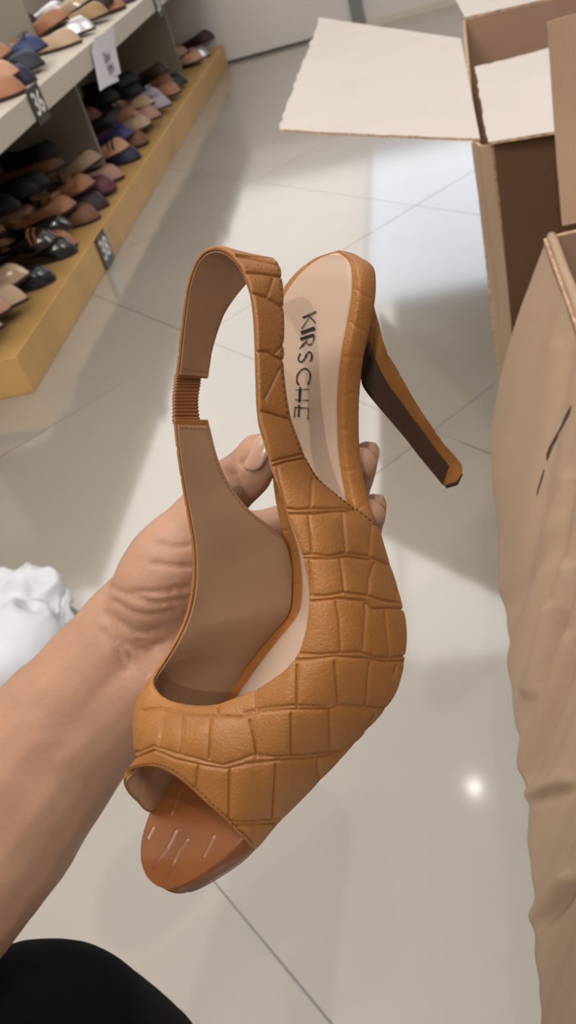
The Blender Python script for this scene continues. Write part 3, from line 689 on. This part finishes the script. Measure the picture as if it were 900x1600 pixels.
for j, (s_, o_, z_) in enumerate(prof):
    B[:, j] = LB+gap*s_+wn*o_-NB*(tb*z_)[:, None]
Bf = B.reshape(-1, 3); px = proj(Bf)
dg = groove(px, BG, 1.6, .00045)+groove(px, TOE, 1.4, -.0005)
C_ = np.repeat((mid-NB*tb[:, None]*.5), NP_, 0); C_ = C_.reshape(NS, NP_, 3); 
on = Bf-(mid-NB*(tb*.5)[:, None])[:, None].repeat(NP_, 1).reshape(-1, 3); on /= np.linalg.norm(on, axis=1)[:, None]
nn = np.where((np.arange(NP_) < nc)[None, :, None], NB[:, None, :].repeat(NP_, 1), on.reshape(NS, NP_, 3)).reshape(-1, 3)
Bf = Bf+nn*dg[:, None]
fc = [(i*NP_+j, i*NP_+(j+1) % NP_, (i+1)*NP_+(j+1) % NP_, (i+1)*NP_+j) for i in range(NS-1) for j in range(NP_)]
fc += [tuple(range(NP_)), tuple((NS-1)*NP_+j for j in range(NP_))[::-1]]
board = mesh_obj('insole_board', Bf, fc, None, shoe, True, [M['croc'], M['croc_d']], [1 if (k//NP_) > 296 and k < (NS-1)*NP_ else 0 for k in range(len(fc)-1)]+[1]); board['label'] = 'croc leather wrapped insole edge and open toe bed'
# outsole
i0, i1 = 6, NS-8; os_ = MB(); v = []; m_ = 9
for i in range(i0, i1, 3):
    for s_ in (0, 1):
        for j in range(m_): v.append(LB[i]+gap[i]*(.03+.94*j/(m_-1))-NB[i]*(tb[i]+.0002+.0016*s_))
nr = len(v)//(2*m_); f = []
for r in range(nr-1):
    for j in range(m_-1):
        a_ = r*2*m_+j; f += [(a_, a_+2*m_, a_+2*m_+1, a_+1), (a_+m_, a_+m_+1, a_+3*m_+1, a_+3*m_)]
    f += [(r*2*m_, r*2*m_+m_, (r+1)*2*m_+m_, (r+1)*2*m_), (r*2*m_+m_-1, (r+1)*2*m_+m_-1, (r+1)*2*m_+2*m_-1, r*2*m_+2*m_-1)]
os_.add(v, f).build('outsole', M['outsole'], shoe, True)
# insole pad
iE = int(NS*.70); ins = .0022; v = []; f = []; m_ = 40; padg = []
for i in range(4, iE):
    wd = np.linalg.norm(gap[i]); 
    il = min(.45, (.0026+.0026*min(1, max(0, (i-120)/60)))/max(wd, .001)); ir = min(.45, .0024/max(wd, .001))
    for j in range(m_):
        s_ = il+(1-il-ir)*j/(m_-1); e = min(j, m_-1-j)
        end = min(1, (i-4)/6); p = LB[i]+gap[i]*s_+NB[i]*(.0009*min(1, e/1.5)*end-.0002-.0022*math.sin(math.pi*j/(m_-1))*0)
        v.append(p)
npad = len(v)//m_
f = [(r*m_+j, (r+1)*m_+j, (r+1)*m_+j+1, r*m_+j+1) for r in range(npad-1) for j in range(m_-1)]
pad = mesh_obj('insole_pad', v, f, M['pad'], shoe); pad['label'] = 'beige insole pad printed with the maker name'
sol = pad.modifiers.new('s', 'SOLIDIFY'); sol.thickness = .0003
padV = np.array(v); padP = proj(padV)
# lettering on the pad, strokes per letter (x along baseline, y up)
LET = {'K': [([(0,0),(0,1)],1.6), ([(0,.42),(.75,1)],1), ([(.12,.5),(.85,0)],1)], 'I': [([(0,0),(0,1)],3.2)],
 'R': [([(0,0),(0,1)],2.4), ([(0,1),(.4,1),(.6,.85),(.6,.65),(.4,.5),(0,.5)],.9), ([(.25,.5),(.75,0)],.9)],
 'S': [([(.72,.9),(.5,1),(.22,.95),(.1,.78),(.2,.62),(.5,.45),(.66,.28),(.58,.08),(.35,0),(.05,.1)],1.4)],
 'C': [([(.95,.86),(.7,.98),(.4,.98),(.12,.75),(.05,.45),(.2,.15),(.5,.0),(.8,.05),(.98,.18)],1.3)],
 'H': [([(0.1,0),(.1,1)],1), ([(.8,0),(.8,1)],1), ([(-.05,.3),(.95,.3)],2.2)],
 'E': [([(.1,0),(.1,1)],1), ([(.1,1),(.8,1)],1), ([(-.1,.3),(.7,.3)],1.6), ([(.1,0),(.8,0)],1)]}
XO = {'K': (0, 22), 'I': (25, 0), 'R': (35, 22), 'S': (58, 24), 'C': (84, 28), 'H': (116, 24), 'E': (145, 24)}
lt = MB()
def txy(x, y):   # baseline from (474,497) down to (460,655); tops to the right
    t_ = x/168.; bx = 474.5+(461-474.5)*t_-3.0*math.sin(math.pi*t_)*.6; by = 496+(656-496)*t_
    return bx+y*21, by-y*(9-12*t_)
for ch in 'KIRSCHE':
    x0, cw = XO[ch]
    for pl, wd in LET[ch]:
        q = [(x0+a_*cw, b_) for a_, b_ in pl]; q = [txy(*p) for p in q]
        if len(q) > 2: q = [tuple(r) for r in catmull(q, len(q)*5)]
        for k in range(len(q)-1):
            a_ = np.array(q[k]); b_ = np.array(q[k+1]); d_ = b_-a_; d_ /= np.linalg.norm(d_)+1e-9; nn2 = np.array((-d_[1], d_[0]))*wd*.72; a_ = a_-d_*.3; b_ = b_+d_*.3
            nseg = max(1, int(np.hypot(*(b_-a_))/8))
            for g_ in range(nseg):
                c1_ = a_+(b_-a_)*g_/nseg; c2_ = a_+(b_-a_)*(g_+1)/nseg
                lt.add([on_grid(*pp, padV, padP, .00042, NB[110]) for pp in (c1_-nn2, c1_+nn2, c2_+nn2, c2_-nn2)], [(0, 1, 2, 3)])
lt.build('lettering', M['ink'], pad)

# upper ribbon
RIB = [
((269,655,.279),(320,656,.290)),((275,709,.281),(335,715,.294)),((283,760,.284),(355,759,.299)),((291,805,.286),(384,796,.304)),((298,849,.288),(415,821,.310)),
((299,895,.289),(442,843,.3155)),((296,925,.289),(455,880,.317)),((290,955,.289),(456,915,.317)),((280,982,.288),(454,945,.317)),((266,1008,.286),(443,966,.318)),
((250,1033,.284),(415,998,.319)),((239,1050,.281),(382,1040,.319)),((236,1062,.279),(350,1093,.316)),((240,1073,.2765),(308,1148,.310)),((248,1083,.2745),(272,1202,.302)),
((259,1090,.272),(240,1262,.294)),((270,1094,.2695),(214,1246,.286)),((284,1097,.267),(196,1224,.279)),((298,1099,.264),(195,1207,.272)),((314,1100,.261),(222,1199,.264)),
((330,1099,.258),(248,1202,.259)),((348,1095,.255),(276,1217,.2555)),((366,1089,.253),(306,1243,.2535)),((383,1083,.251),(337,1271,.253)),((400,1075,.249),(364,1297,.254)),
((415,1067,.247),(385,1317,.2575)),((428,1058,.246),(401,1328,.262)),((440,1050,.245),(426,1301,.2615)),((450,1040,.244),(458,1267,.2615)),((459,1029,.2435),(506,1218,.2625)),
((467,1016,.2432),(556,1165,.2640)),((473,1000,.2430),(598,1118,.2650)),((478,980,.2428),(622,1081,.2665)),((481,957,.2426),(634,1040,.2685)),((482,930,.2426),(638,1000,.2715)),
((479,903,.2428),(636,965,.2745)),((474,878,.243),(628,930,.2775)),((466,850,.243),(616,892,.281)),((457,825,.243),(604,855,.2825)),((447,800,.243),(594,825,.283)),
((440,782,.243),(574,806,.280)),((434,763,.243),(551,790,.276)),((429,743,.243),(526,771,.271)),((424,722,.243),(502,750,.266)),((420,702,.2425),(484,722,.261)),
((415,682,.2422),(468,686,.2565)),((410,660,.242),(457,652,.2535)),((407,630,.2415),(450,618,.2515)),((406,590,.241),(446,577,.2505)),((405,549,.2405),(446,545,.2505)),
((403,503,.240),(446,503,.2505)),((398,462,.240),(445,462,.251)),((389,435,.2405),(443,434,.2515)),((376,410,.2415),(438,411,.253)),((360,391,.243),(425,402,.257)),
((340,382,.2465),(408,408,.262)),((320,388,.251),(390,430,.2675)),((304,408,.256),(368,456,.2725)),((292,440,.261),(349,484,.277)),((285,480,.266),(336,514,.281)),
((279,530,.271),(326,545,.284)),((276,560,.2735),(322,568,.286)),((273,586,.276),(319,590,.2875))]
nk = len(RIB)
MX = np.interp(np.arange(nk), [8, 10, 11, 12, 13, 14, 15, 16, 17, 18, 20], [0, -10, -20, -34, -48, -50, -44, -36, -22, -12, 0])
PWR = np.interp(np.arange(nk), [0, 14, 19, 25, 28, 38, 42, 46], [1, 1, 1, 1.3, 2.4, 2.4, 1.4, 1.0])
BUL = np.interp(np.arange(nk), [0, 4, 6, 9, 12, 15, 18, 22, 26, 29, 38, 43, 48, 62], [0, .001, .0, 0, .002, .006, .006, .006, .005, .003, .002, .001, .0004, .0003])
NU, NV = 1500, 110
E1 = catmull([r[0] for r in RIB], NU); E2 = catmull([r[1] for r in RIB], NU)
tk = np.linspace(0, nk-1, NU); mx_ = np.interp(tk, np.arange(nk), MX); pw_ = np.interp(tk, np.arange(nk), PWR); bu_ = np.interp(tk, np.arange(nk), BUL)
vv = np.linspace(0, 1, NV)[None, :, None]
GX = E1[:, None, :2]+(E2-E1)[:, None, :2]*vv
q4 = (4*vv[..., 0]*(1-vv[..., 0])); GX[..., 0] += mx_[:, None]*5.93*vv[..., 0]*(1-vv[..., 0])**1.7
GD = E1[:, 2][:, None]+(E2-E1)[:, 2][:, None]*vv[..., 0]**pw_[:, None]-bu_[:, None]*q4
UP_ = PP(np.concatenate([GX, GD[..., None]], -1))
du = np.gradient(UP_, axis=0); dv = np.gradient(UP_, axis=1); NR = np.cross(du, dv); NR /= np.linalg.norm(NR, axis=2)[..., None]+1e-12
if NR[560, 50]@(C0-UP_[560, 50]) < 0: NR = -NR
# arc-length style smoothing of normals
for _ in range(6): NR[1:-1] = (NR[:-2]+NR[1:-1]*2+NR[2:])/4
NR /= np.linalg.norm(NR, axis=2)[..., None]
px = proj(UP_.reshape(-1, 3)); dsp = groove(px, GR, 1.7, .00060, .00045, 8).reshape(NU, NV)
ui = np.arange(NU)/NU*nk
left = ui < 12.2            # hidden outer face of the left panel: regular cells
lu = np.cumsum(np.r_[0, np.linalg.norm(np.diff(E1[:, :2], axis=0), axis=1)])
cell = (np.abs(((lu/46) % 1)-.5) > .46)
dsp[left] = 0; dsp[left & cell] = -.0004
dsp[ui > 54.5] = 0; dsp[(ui > 54.5) & cell] = -.0004
wr_ = np.array([[mn.noise(Vector((px[k, 0]*.05, px[k, 1]*.05, 0))) for k in range(0, len(px), NV*4)]]).ravel()
edge = np.minimum(np.arange(NV), np.arange(NV)[::-1])*1.0
TH = .0016
outer = UP_+NR*(dsp-.0005*np.exp(-edge/2.0)[None])[..., None]
inner = UP_-NR*TH
def ribbon_obj(name, Aa, Bb, material, parent, v0=0, v1=None):
    Aa = Aa[:, v0:v1]; Bb = Bb[:, v0:v1]; a_, b_ = Aa.shape[:2]
    V = np.concatenate([Aa.reshape(-1, 3), Bb.reshape(-1, 3)]); n_ = a_*b_
    I, J = np.meshgrid(np.arange(a_-1), np.arange(b_-1), indexing='ij'); I = I.ravel(); J = J.ravel()
    q = np.stack([I*b_+J, (I+1)*b_+J, (I+1)*b_+J+1, I*b_+J+1], 1); fs = list(map(tuple, q))+list(map(tuple, (q+n_)[:, ::-1]))
    for j in (0, b_-1):
        r = [(i*b_+j, n_+i*b_+j, n_+(i+1)*b_+j, (i+1)*b_+j) for i in range(a_-1)]; fs += r if j == 0 else [x[::-1] for x in r]
    for i in (0, a_-1): fs += [(i*b_+j, i*b_+j+1, n_+i*b_+j+1, n_+i*b_+j) for j in range(b_-1)]
    return mesh_obj(name, V, fs, material, parent)
ribbon_obj('upper', outer, inner, M['croc'], shoe)
v0_, v1_ = 3, NV-3
ribbon_obj('lining', (UP_-NR*(TH+.0001))[4:-4], (UP_-NR*(TH+.0006))[4:-4], M['lining'], shoe, v0_, v1_)
# elastic
el = MB(); ea = np.array([(277,584,.2775),(276,600,.2775),(274,620,.278),(274,640,.279),(274,662,.2805)], float); eb = np.array([(315,586,.2865),(314,600,.2865),(311,620,.287),(311,640,.2885),(314,662,.2895)], float)
ne = 140; ea = PP(catmull(ea, ne)); eb = PP(catmull(eb, ne)); g_ = np.zeros((ne, 12, 3)); 
en = np.cross(eb[5]-ea[5], ea[6]-ea[5]); en /= np.linalg.norm(en); en = en if en@(C0-ea[5]) > 0 else -en
for j in range(12): g_[:, j] = ea+(eb-ea)*j/11+en*(.00055*np.abs(np.sin(np.arange(ne)*math.pi*15/ne+.15*math.sin(j*1.3))))[:, None]-en*.0006
ribbon_obj('elastic', g_, g_-en*.0012, M['elastic'], shoe)

# stitching
def stitches(name, uv, material, lift, spacing=.0021, r=.00028, side=1):
    pts = np.array([UP_[int(u_), int(v_)]+NR[int(u_), int(v_)]*lift for u_, v_ in uv])
    s_ = np.r_[0, np.cumsum(np.linalg.norm(np.diff(pts, axis=0), axis=1))]; n_ = int(s_[-1]/spacing); b = MB()
    for k in range(n_):
        a0_, a1_ = k*spacing, k*spacing+spacing*.72
        p0 = np.array([np.interp(a0_, s_, pts[:, c]) for c in range(3)]); p1 = np.array([np.interp(a1_, s_, pts[:, c]) for c in range(3)]); pm = (p0+p1)/2
        b.tube([p0, p0*.6+pm*.4, pm, p1*.6+pm*.4, p1], [r*.4, r*.95, r*1.1, r*.95, r*.4], 5)
    return b.build(name, material, shoe, True)
kk = lambda k: k/(nk-1)*(NU-1)
def vin(u, dist_m, from_end=True):
    w_ = np.linalg.norm(UP_[int(u), 0]-UP_[int(u), -1]); dv_ = dist_m/max(w_, .005)*(NV-1); return NV-1-dv_ if from_end else dv_
stitches('stitching', [(u, vin(u, .0016)) for u in np.arange(kk(39.2), kk(53.5))], M['thread'], .0000)
stitches('stitching', [(u, vin(u, .0016)) for u in np.arange(kk(15.6), kk(25.8))], M['thread'], .0000, .0017, .00022)
lf = -(TH+.0007)
stitches('stitching', [(u, vin(u, .0018)) for u in np.arange(kk(.2), kk(5.0))], M['thread_l'], lf, .0019, .00022)
stitches('stitching', [(u, vin(u, .0016)) for u in np.arange(kk(57.5), kk(62))], M['thread_l'], lf, .0019, .00022)
stitches('stitching', [(kk(.25), v_) for v_ in range(8, NV-6)], M['thread_l'], lf, .0019, .00024)
stitches('stitching', [(kk(61.5), v_) for v_ in range(8, NV-6)], M['thread_l'], lf, .0019, .00024)
stitches('stitching', [(u, vin(u, .0013)) for u in np.arange(kk(15.6), kk(18.6))], M['thread_l'], lf, .0017, .00020)

# heel: rings a (breast left), b (breast right), c (back right), d (back left)
HK = np.array([
 [(545,560,.303),(574,512,.292),(577,452,.288),(540,430,.296)],
 [(563,588,.306),(580,540,.297),(592,505,.293),(560,520,.305)],
 [(569,606,.308),(588,562,.300),(603,548,.299),(585,575,.316)],
 [(591,635,.314),(605,597,.308),(618,573,.310),(608,600,.324)],
 [(612,660,.322),(623,622,.317),(634,602,.319),(627,630,.333)],
 [(633,685,.330),(641,648,.326),(652,632,.329),(646,662,.341)],
 [(653,711,.340),(660,673,.337),(672,662,.339),(667,690,.351)],
 [(672,734,.350),(678,698,.348),(692,691,.350),(688,718,.360)],
 [(690,756,.360),(701,728,.358),(717,720,.360),(713,742,.368)],
 [(693,759,.3625),(713,753,.361),(722,735,.363),(716,744,.370)]], float)
nh = 160
HKs = np.stack([catmull(HK[:, k], nh) for k in range(4)], 1); ring = []
RC = PP(HKs)          # (nh,4,3)
RC[:3] = RC[:3]
for i in range(nh):
    a_, b_, c_, d_ = RC[i]; pts = []
    cen = (a_+b_+c_+d_)/4
    for j in range(8): pts.append(a_+(b_-a_)*j/8)
    def arc(p, q, n, k=.22):
        mid_ = (p+q)/2; o_ = mid_-cen; o_ /= np.linalg.norm(o_)+1e-9; L_ = np.linalg.norm(q-p)
        return [p+(q-p)*t_+o_*k*L_*4*t_*(1-t_) for t_ in np.arange(n)/n]
    pts += arc(b_, c_, 8, .18)+arc(c_, d_, 8, .22)+arc(d_, a_, 8, .18); ring.append(pts)
HV = np.array(ring); m_ = HV.shape[1]; cen = HV.mean(1, keepdims=True)
Hf = HV.reshape(-1, 3); px = proj(Hf)
HG = [[(618,592),(628,582)], [(650,652),(660,640)], [(672,690),(683,676)], [(688,704),(697,694)], [(700,728),(718,716)], [(690,755),(700,729)], [(600,560),(610,548)]]
dg = groove(px, HG, 1.5, .0004); on = (HV-cen).reshape(-1, 3); on /= np.linalg.norm(on, axis=1)[:, None]; Hf = Hf+on*dg[:, None]
fc = [(i*m_+j, i*m_+(j+1) % m_, (i+1)*m_+(j+1) % m_, (i+1)*m_+j) for i in range(nh-1) for j in range(m_)]+[tuple(range(m_))[::-1], tuple((nh-1)*m_+j for j in range(m_))]
heel = mesh_obj('heel', Hf, fc, M['croc'], shoe); bevel(heel, .0004, 1)
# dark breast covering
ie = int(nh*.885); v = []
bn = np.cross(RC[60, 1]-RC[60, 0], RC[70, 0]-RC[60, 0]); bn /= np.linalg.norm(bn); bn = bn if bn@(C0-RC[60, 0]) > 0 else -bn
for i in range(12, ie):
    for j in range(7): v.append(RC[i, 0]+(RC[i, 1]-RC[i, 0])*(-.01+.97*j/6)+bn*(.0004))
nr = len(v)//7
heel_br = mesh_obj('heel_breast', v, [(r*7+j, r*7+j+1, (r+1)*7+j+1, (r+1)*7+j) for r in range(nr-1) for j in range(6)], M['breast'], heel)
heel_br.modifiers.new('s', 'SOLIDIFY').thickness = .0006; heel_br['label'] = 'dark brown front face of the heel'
tip = RC[-1]; tn = (RC[-1].mean(0)-RC[-8].mean(0)); tn /= np.linalg.norm(tn)
q = [tip.mean(0)+(p-tip.mean(0))*.9+tn*.0001 for p in tip]; MB().hexa(q, tn, .002).build('heel_tip', M['outsole'], heel)

# ------------------------------------------------------------------ the person: hand, forearm, knee
person = thing('person', 'person in black trousers squatting, left hand holding the tan heel', 'person', (-.25, .1, 0))
def C(x0, y0, d0, r0, x1, y1, d1, r1): return ('c', P(x0, y0, d0), r0, P(x1, y1, d1), r1)
def Ell(x, y, d, dirpx, la, lb, lc):
    """ellipsoid: long axis along image direction dirpx (dx,dy,dz-away), widths lb in plane, lc in depth"""
    a_ = dirpx[0]*CR-dirpx[1]*CU+dirpx[2]*CF; a_ /= np.linalg.norm(a_); b_ = np.cross(a_, CF); b_ /= np.linalg.norm(b_); c_ = np.cross(a_, b_)
    return ('e', P(x, y, d), a_*la, b_*lb, c_*lc)
ARM = [
 # forearm (two chains make it oval)
 C(-420,1800,.42,.046,-150,1440,.375,.042), C(-150,1430,.375,.041,-10,1270,.365,.0355), C(-150,1470,.375,.040,10,1290,.365,.034),
 C(-10,1265,.365,.0345,100,1120,.355,.0285), C(10,1290,.365,.033,118,1150,.355,.0275),
 C(100,1120,.355,.0280,183,1008,.345,.0215), C(118,1150,.355,.0275,232,1052,.345,.0215),
 # palm block
 C(183,1008,.345,.0215,268,912,.342,.0200), C(232,1052,.345,.0215,330,985,.350,.019), C(205,1030,.346,.021,300,930,.350,.021),
 C(262,905,.342,.021,400,845,.362,.0135), C(300,930,.350,.020,420,880,.368,.0135), C(330,975,.352,.018,415,925,.368,.0135), C(330,985,.350,.018,395,965,.364,.013),
 # thenar + thumb
 Ell(268,888,.335,(1,-1.25,0),.034,.0195,.0195), C(276,866,.335,.0160,322,808,.331,.0135), C(322,808,.331,.0132,356,766,.326,.0112), C(356,764,.326,.0112,388,737,.319,.0100),
 C(388,737,.319,.0100,404,712,.3155,.0088), 
 # hypothenar
 Ell(300,1000,.350,(1,-.7,0),.034,.018,.016),
 # fingers behind the sole
 C(400,845,.362,.0120,505,800,.366,.0098), C(505,800,.366,.0098,545,768,.344,.0090), C(545,768,.344,.0088,566,724,.307,.0062),
 C(420,880,.368,.0120,528,868,.372,.0100), C(528,868,.372,.0098,560,842,.346,.0090), C(560,842,.346,.0086,577,805,.305,.0063),
 C(415,925,.368,.0118,530,930,.372,.0095), C(530,930,.372,.0095,565,915,.346,.0085), C(565,915,.346,.0085,573,895,.318,.0070),
 C(395,965,.364,.0110,490,985,.368,.0085), C(490,985,.368,.0085,525,975,.345,.0078), C(525,975,.345,.0075,532,960,.322,.0064),
]
V, N, Fq = blob_mesh(ARM, .0016, 9, 'arm')
WR = [[(165,958),(190,975),(215,990),(250,985)], [(180,940),(205,957),(235,962),(275,955)], [(172,918),(200,930),(240,944),(292,938)], [(185,1000),(210,1012),(240,1020)],
      [(166,965),(185,995),(205,1030),(232,1052)], [(160,985),(180,1010),(200,1050)], [(238,880),(270,885),(297,886)], [(246,850),(270,855),(296,853)], [(205,925),(250,926),(296,918)],
      [(352,735),(365,742)], [(350,742),(362,750)], [(376,722),(392,730)], [(215,1000),(235,1010),(258,1003)]]
px = proj(V); vis = (N@CF) < .1
dg = groove(px, WR, 3.5, .0011, .0003, 9)*vis; dg += np.array([mn.noise(Vector(v)*60)*.0006 for v in V])
V = V+N*dg[:, None]
arm = mesh_obj('arm', V, Fq, M['skin'], person); arm['label'] = 'bare left forearm and hand with fingers around the shoe'
def nail(cx, cy, d, ax, lat, nor, L_, Wd, par, mt=None):
    """curved nail plate: ax = direction to the fingertip, lat = across, in world"""
    c = P(cx, cy, d); v = []; n1_ = 16; n2_ = 13
    for i in range(n1_):
        for j in range(n2_):
            s_ = i/(n1_-1)*2-1; t_ = j/(n2_-1)*2-1
            w_ = Wd*(1-.12*s_*s_)*(math.sqrt(max(0, 1-max(0, abs(s_)-.35)**2/.4225))); th_ = t_*1.05
            v.append(c+ax*L_*s_+lat*w_*math.sin(th_)+nor*(w_*(math.cos(th_)-1)*.85-.0005*s_*s_))
    f = [(i*n2_+j, (i+1)*n2_+j, (i+1)*n2_+j+1, i*n2_+j+1) for i in range(n1_-1) for j in range(n2_-1)]
    mi_ = [1 if i >= n1_-4 else 0 for i in range(n1_-1) for j in range(n2_-1)]
    o = mesh_obj('fingernail', v, f, None, par, True, [M['nail'], M['nail_tip'] if mt is None else mt], mi_)
    o.modifiers.new('s', 'SOLIDIFY').thickness = .0004; return o
def cv(x, y, z): q = x*CR-y*CU+z*CF; return q/np.linalg.norm(q)     # image right, image down, away
ax = cv(.48, -.86, -.15); no = cv(-.62, -.32, -.72); no -= ax*(no@ax); no /= np.linalg.norm(no)
nail(395, 706, .3075, ax, np.cross(ax, no), no, .0068, .0060, arm)
for cx, cy, d in ((574, 720, .3125), (585, 802, .3105)):
    ax = cv(.42, -.88, -.15); no = cv(.62, -.05, .78); no -= ax*(no@ax); no /= np.linalg.norm(no)
    nail(cx, cy, d, ax, np.cross(ax, no), no, .0072, .0062, arm)
# trouser leg: thigh, knee, shin
kc = P(60, 1655, .42)
V, N, Fq = blob_mesh([('c', kc, .057, kc+np.array([-.02, .03, -.16]), .056), ('c', kc+np.array([-.02, .03, -.16]), .056, np.array([kc[0]-.02, kc[1]+.02, .06]), .045),
   ('c', kc+np.array([-.004, 0, -.002]), .058, kc+np.array([-.06, -.34, -.12]), .085)], .006, 8, 'leg')
px = proj(V); fold = np.array([mn.noise(Vector((v[0]*14, v[1]*14, v[2]*9)))*.003 for v in V]); V = V+N*fold[:, None]
tl = mesh_obj('trouser_leg', V, Fq, M['black'], person); tl['label'] = 'black trouser leg over the bent knee'
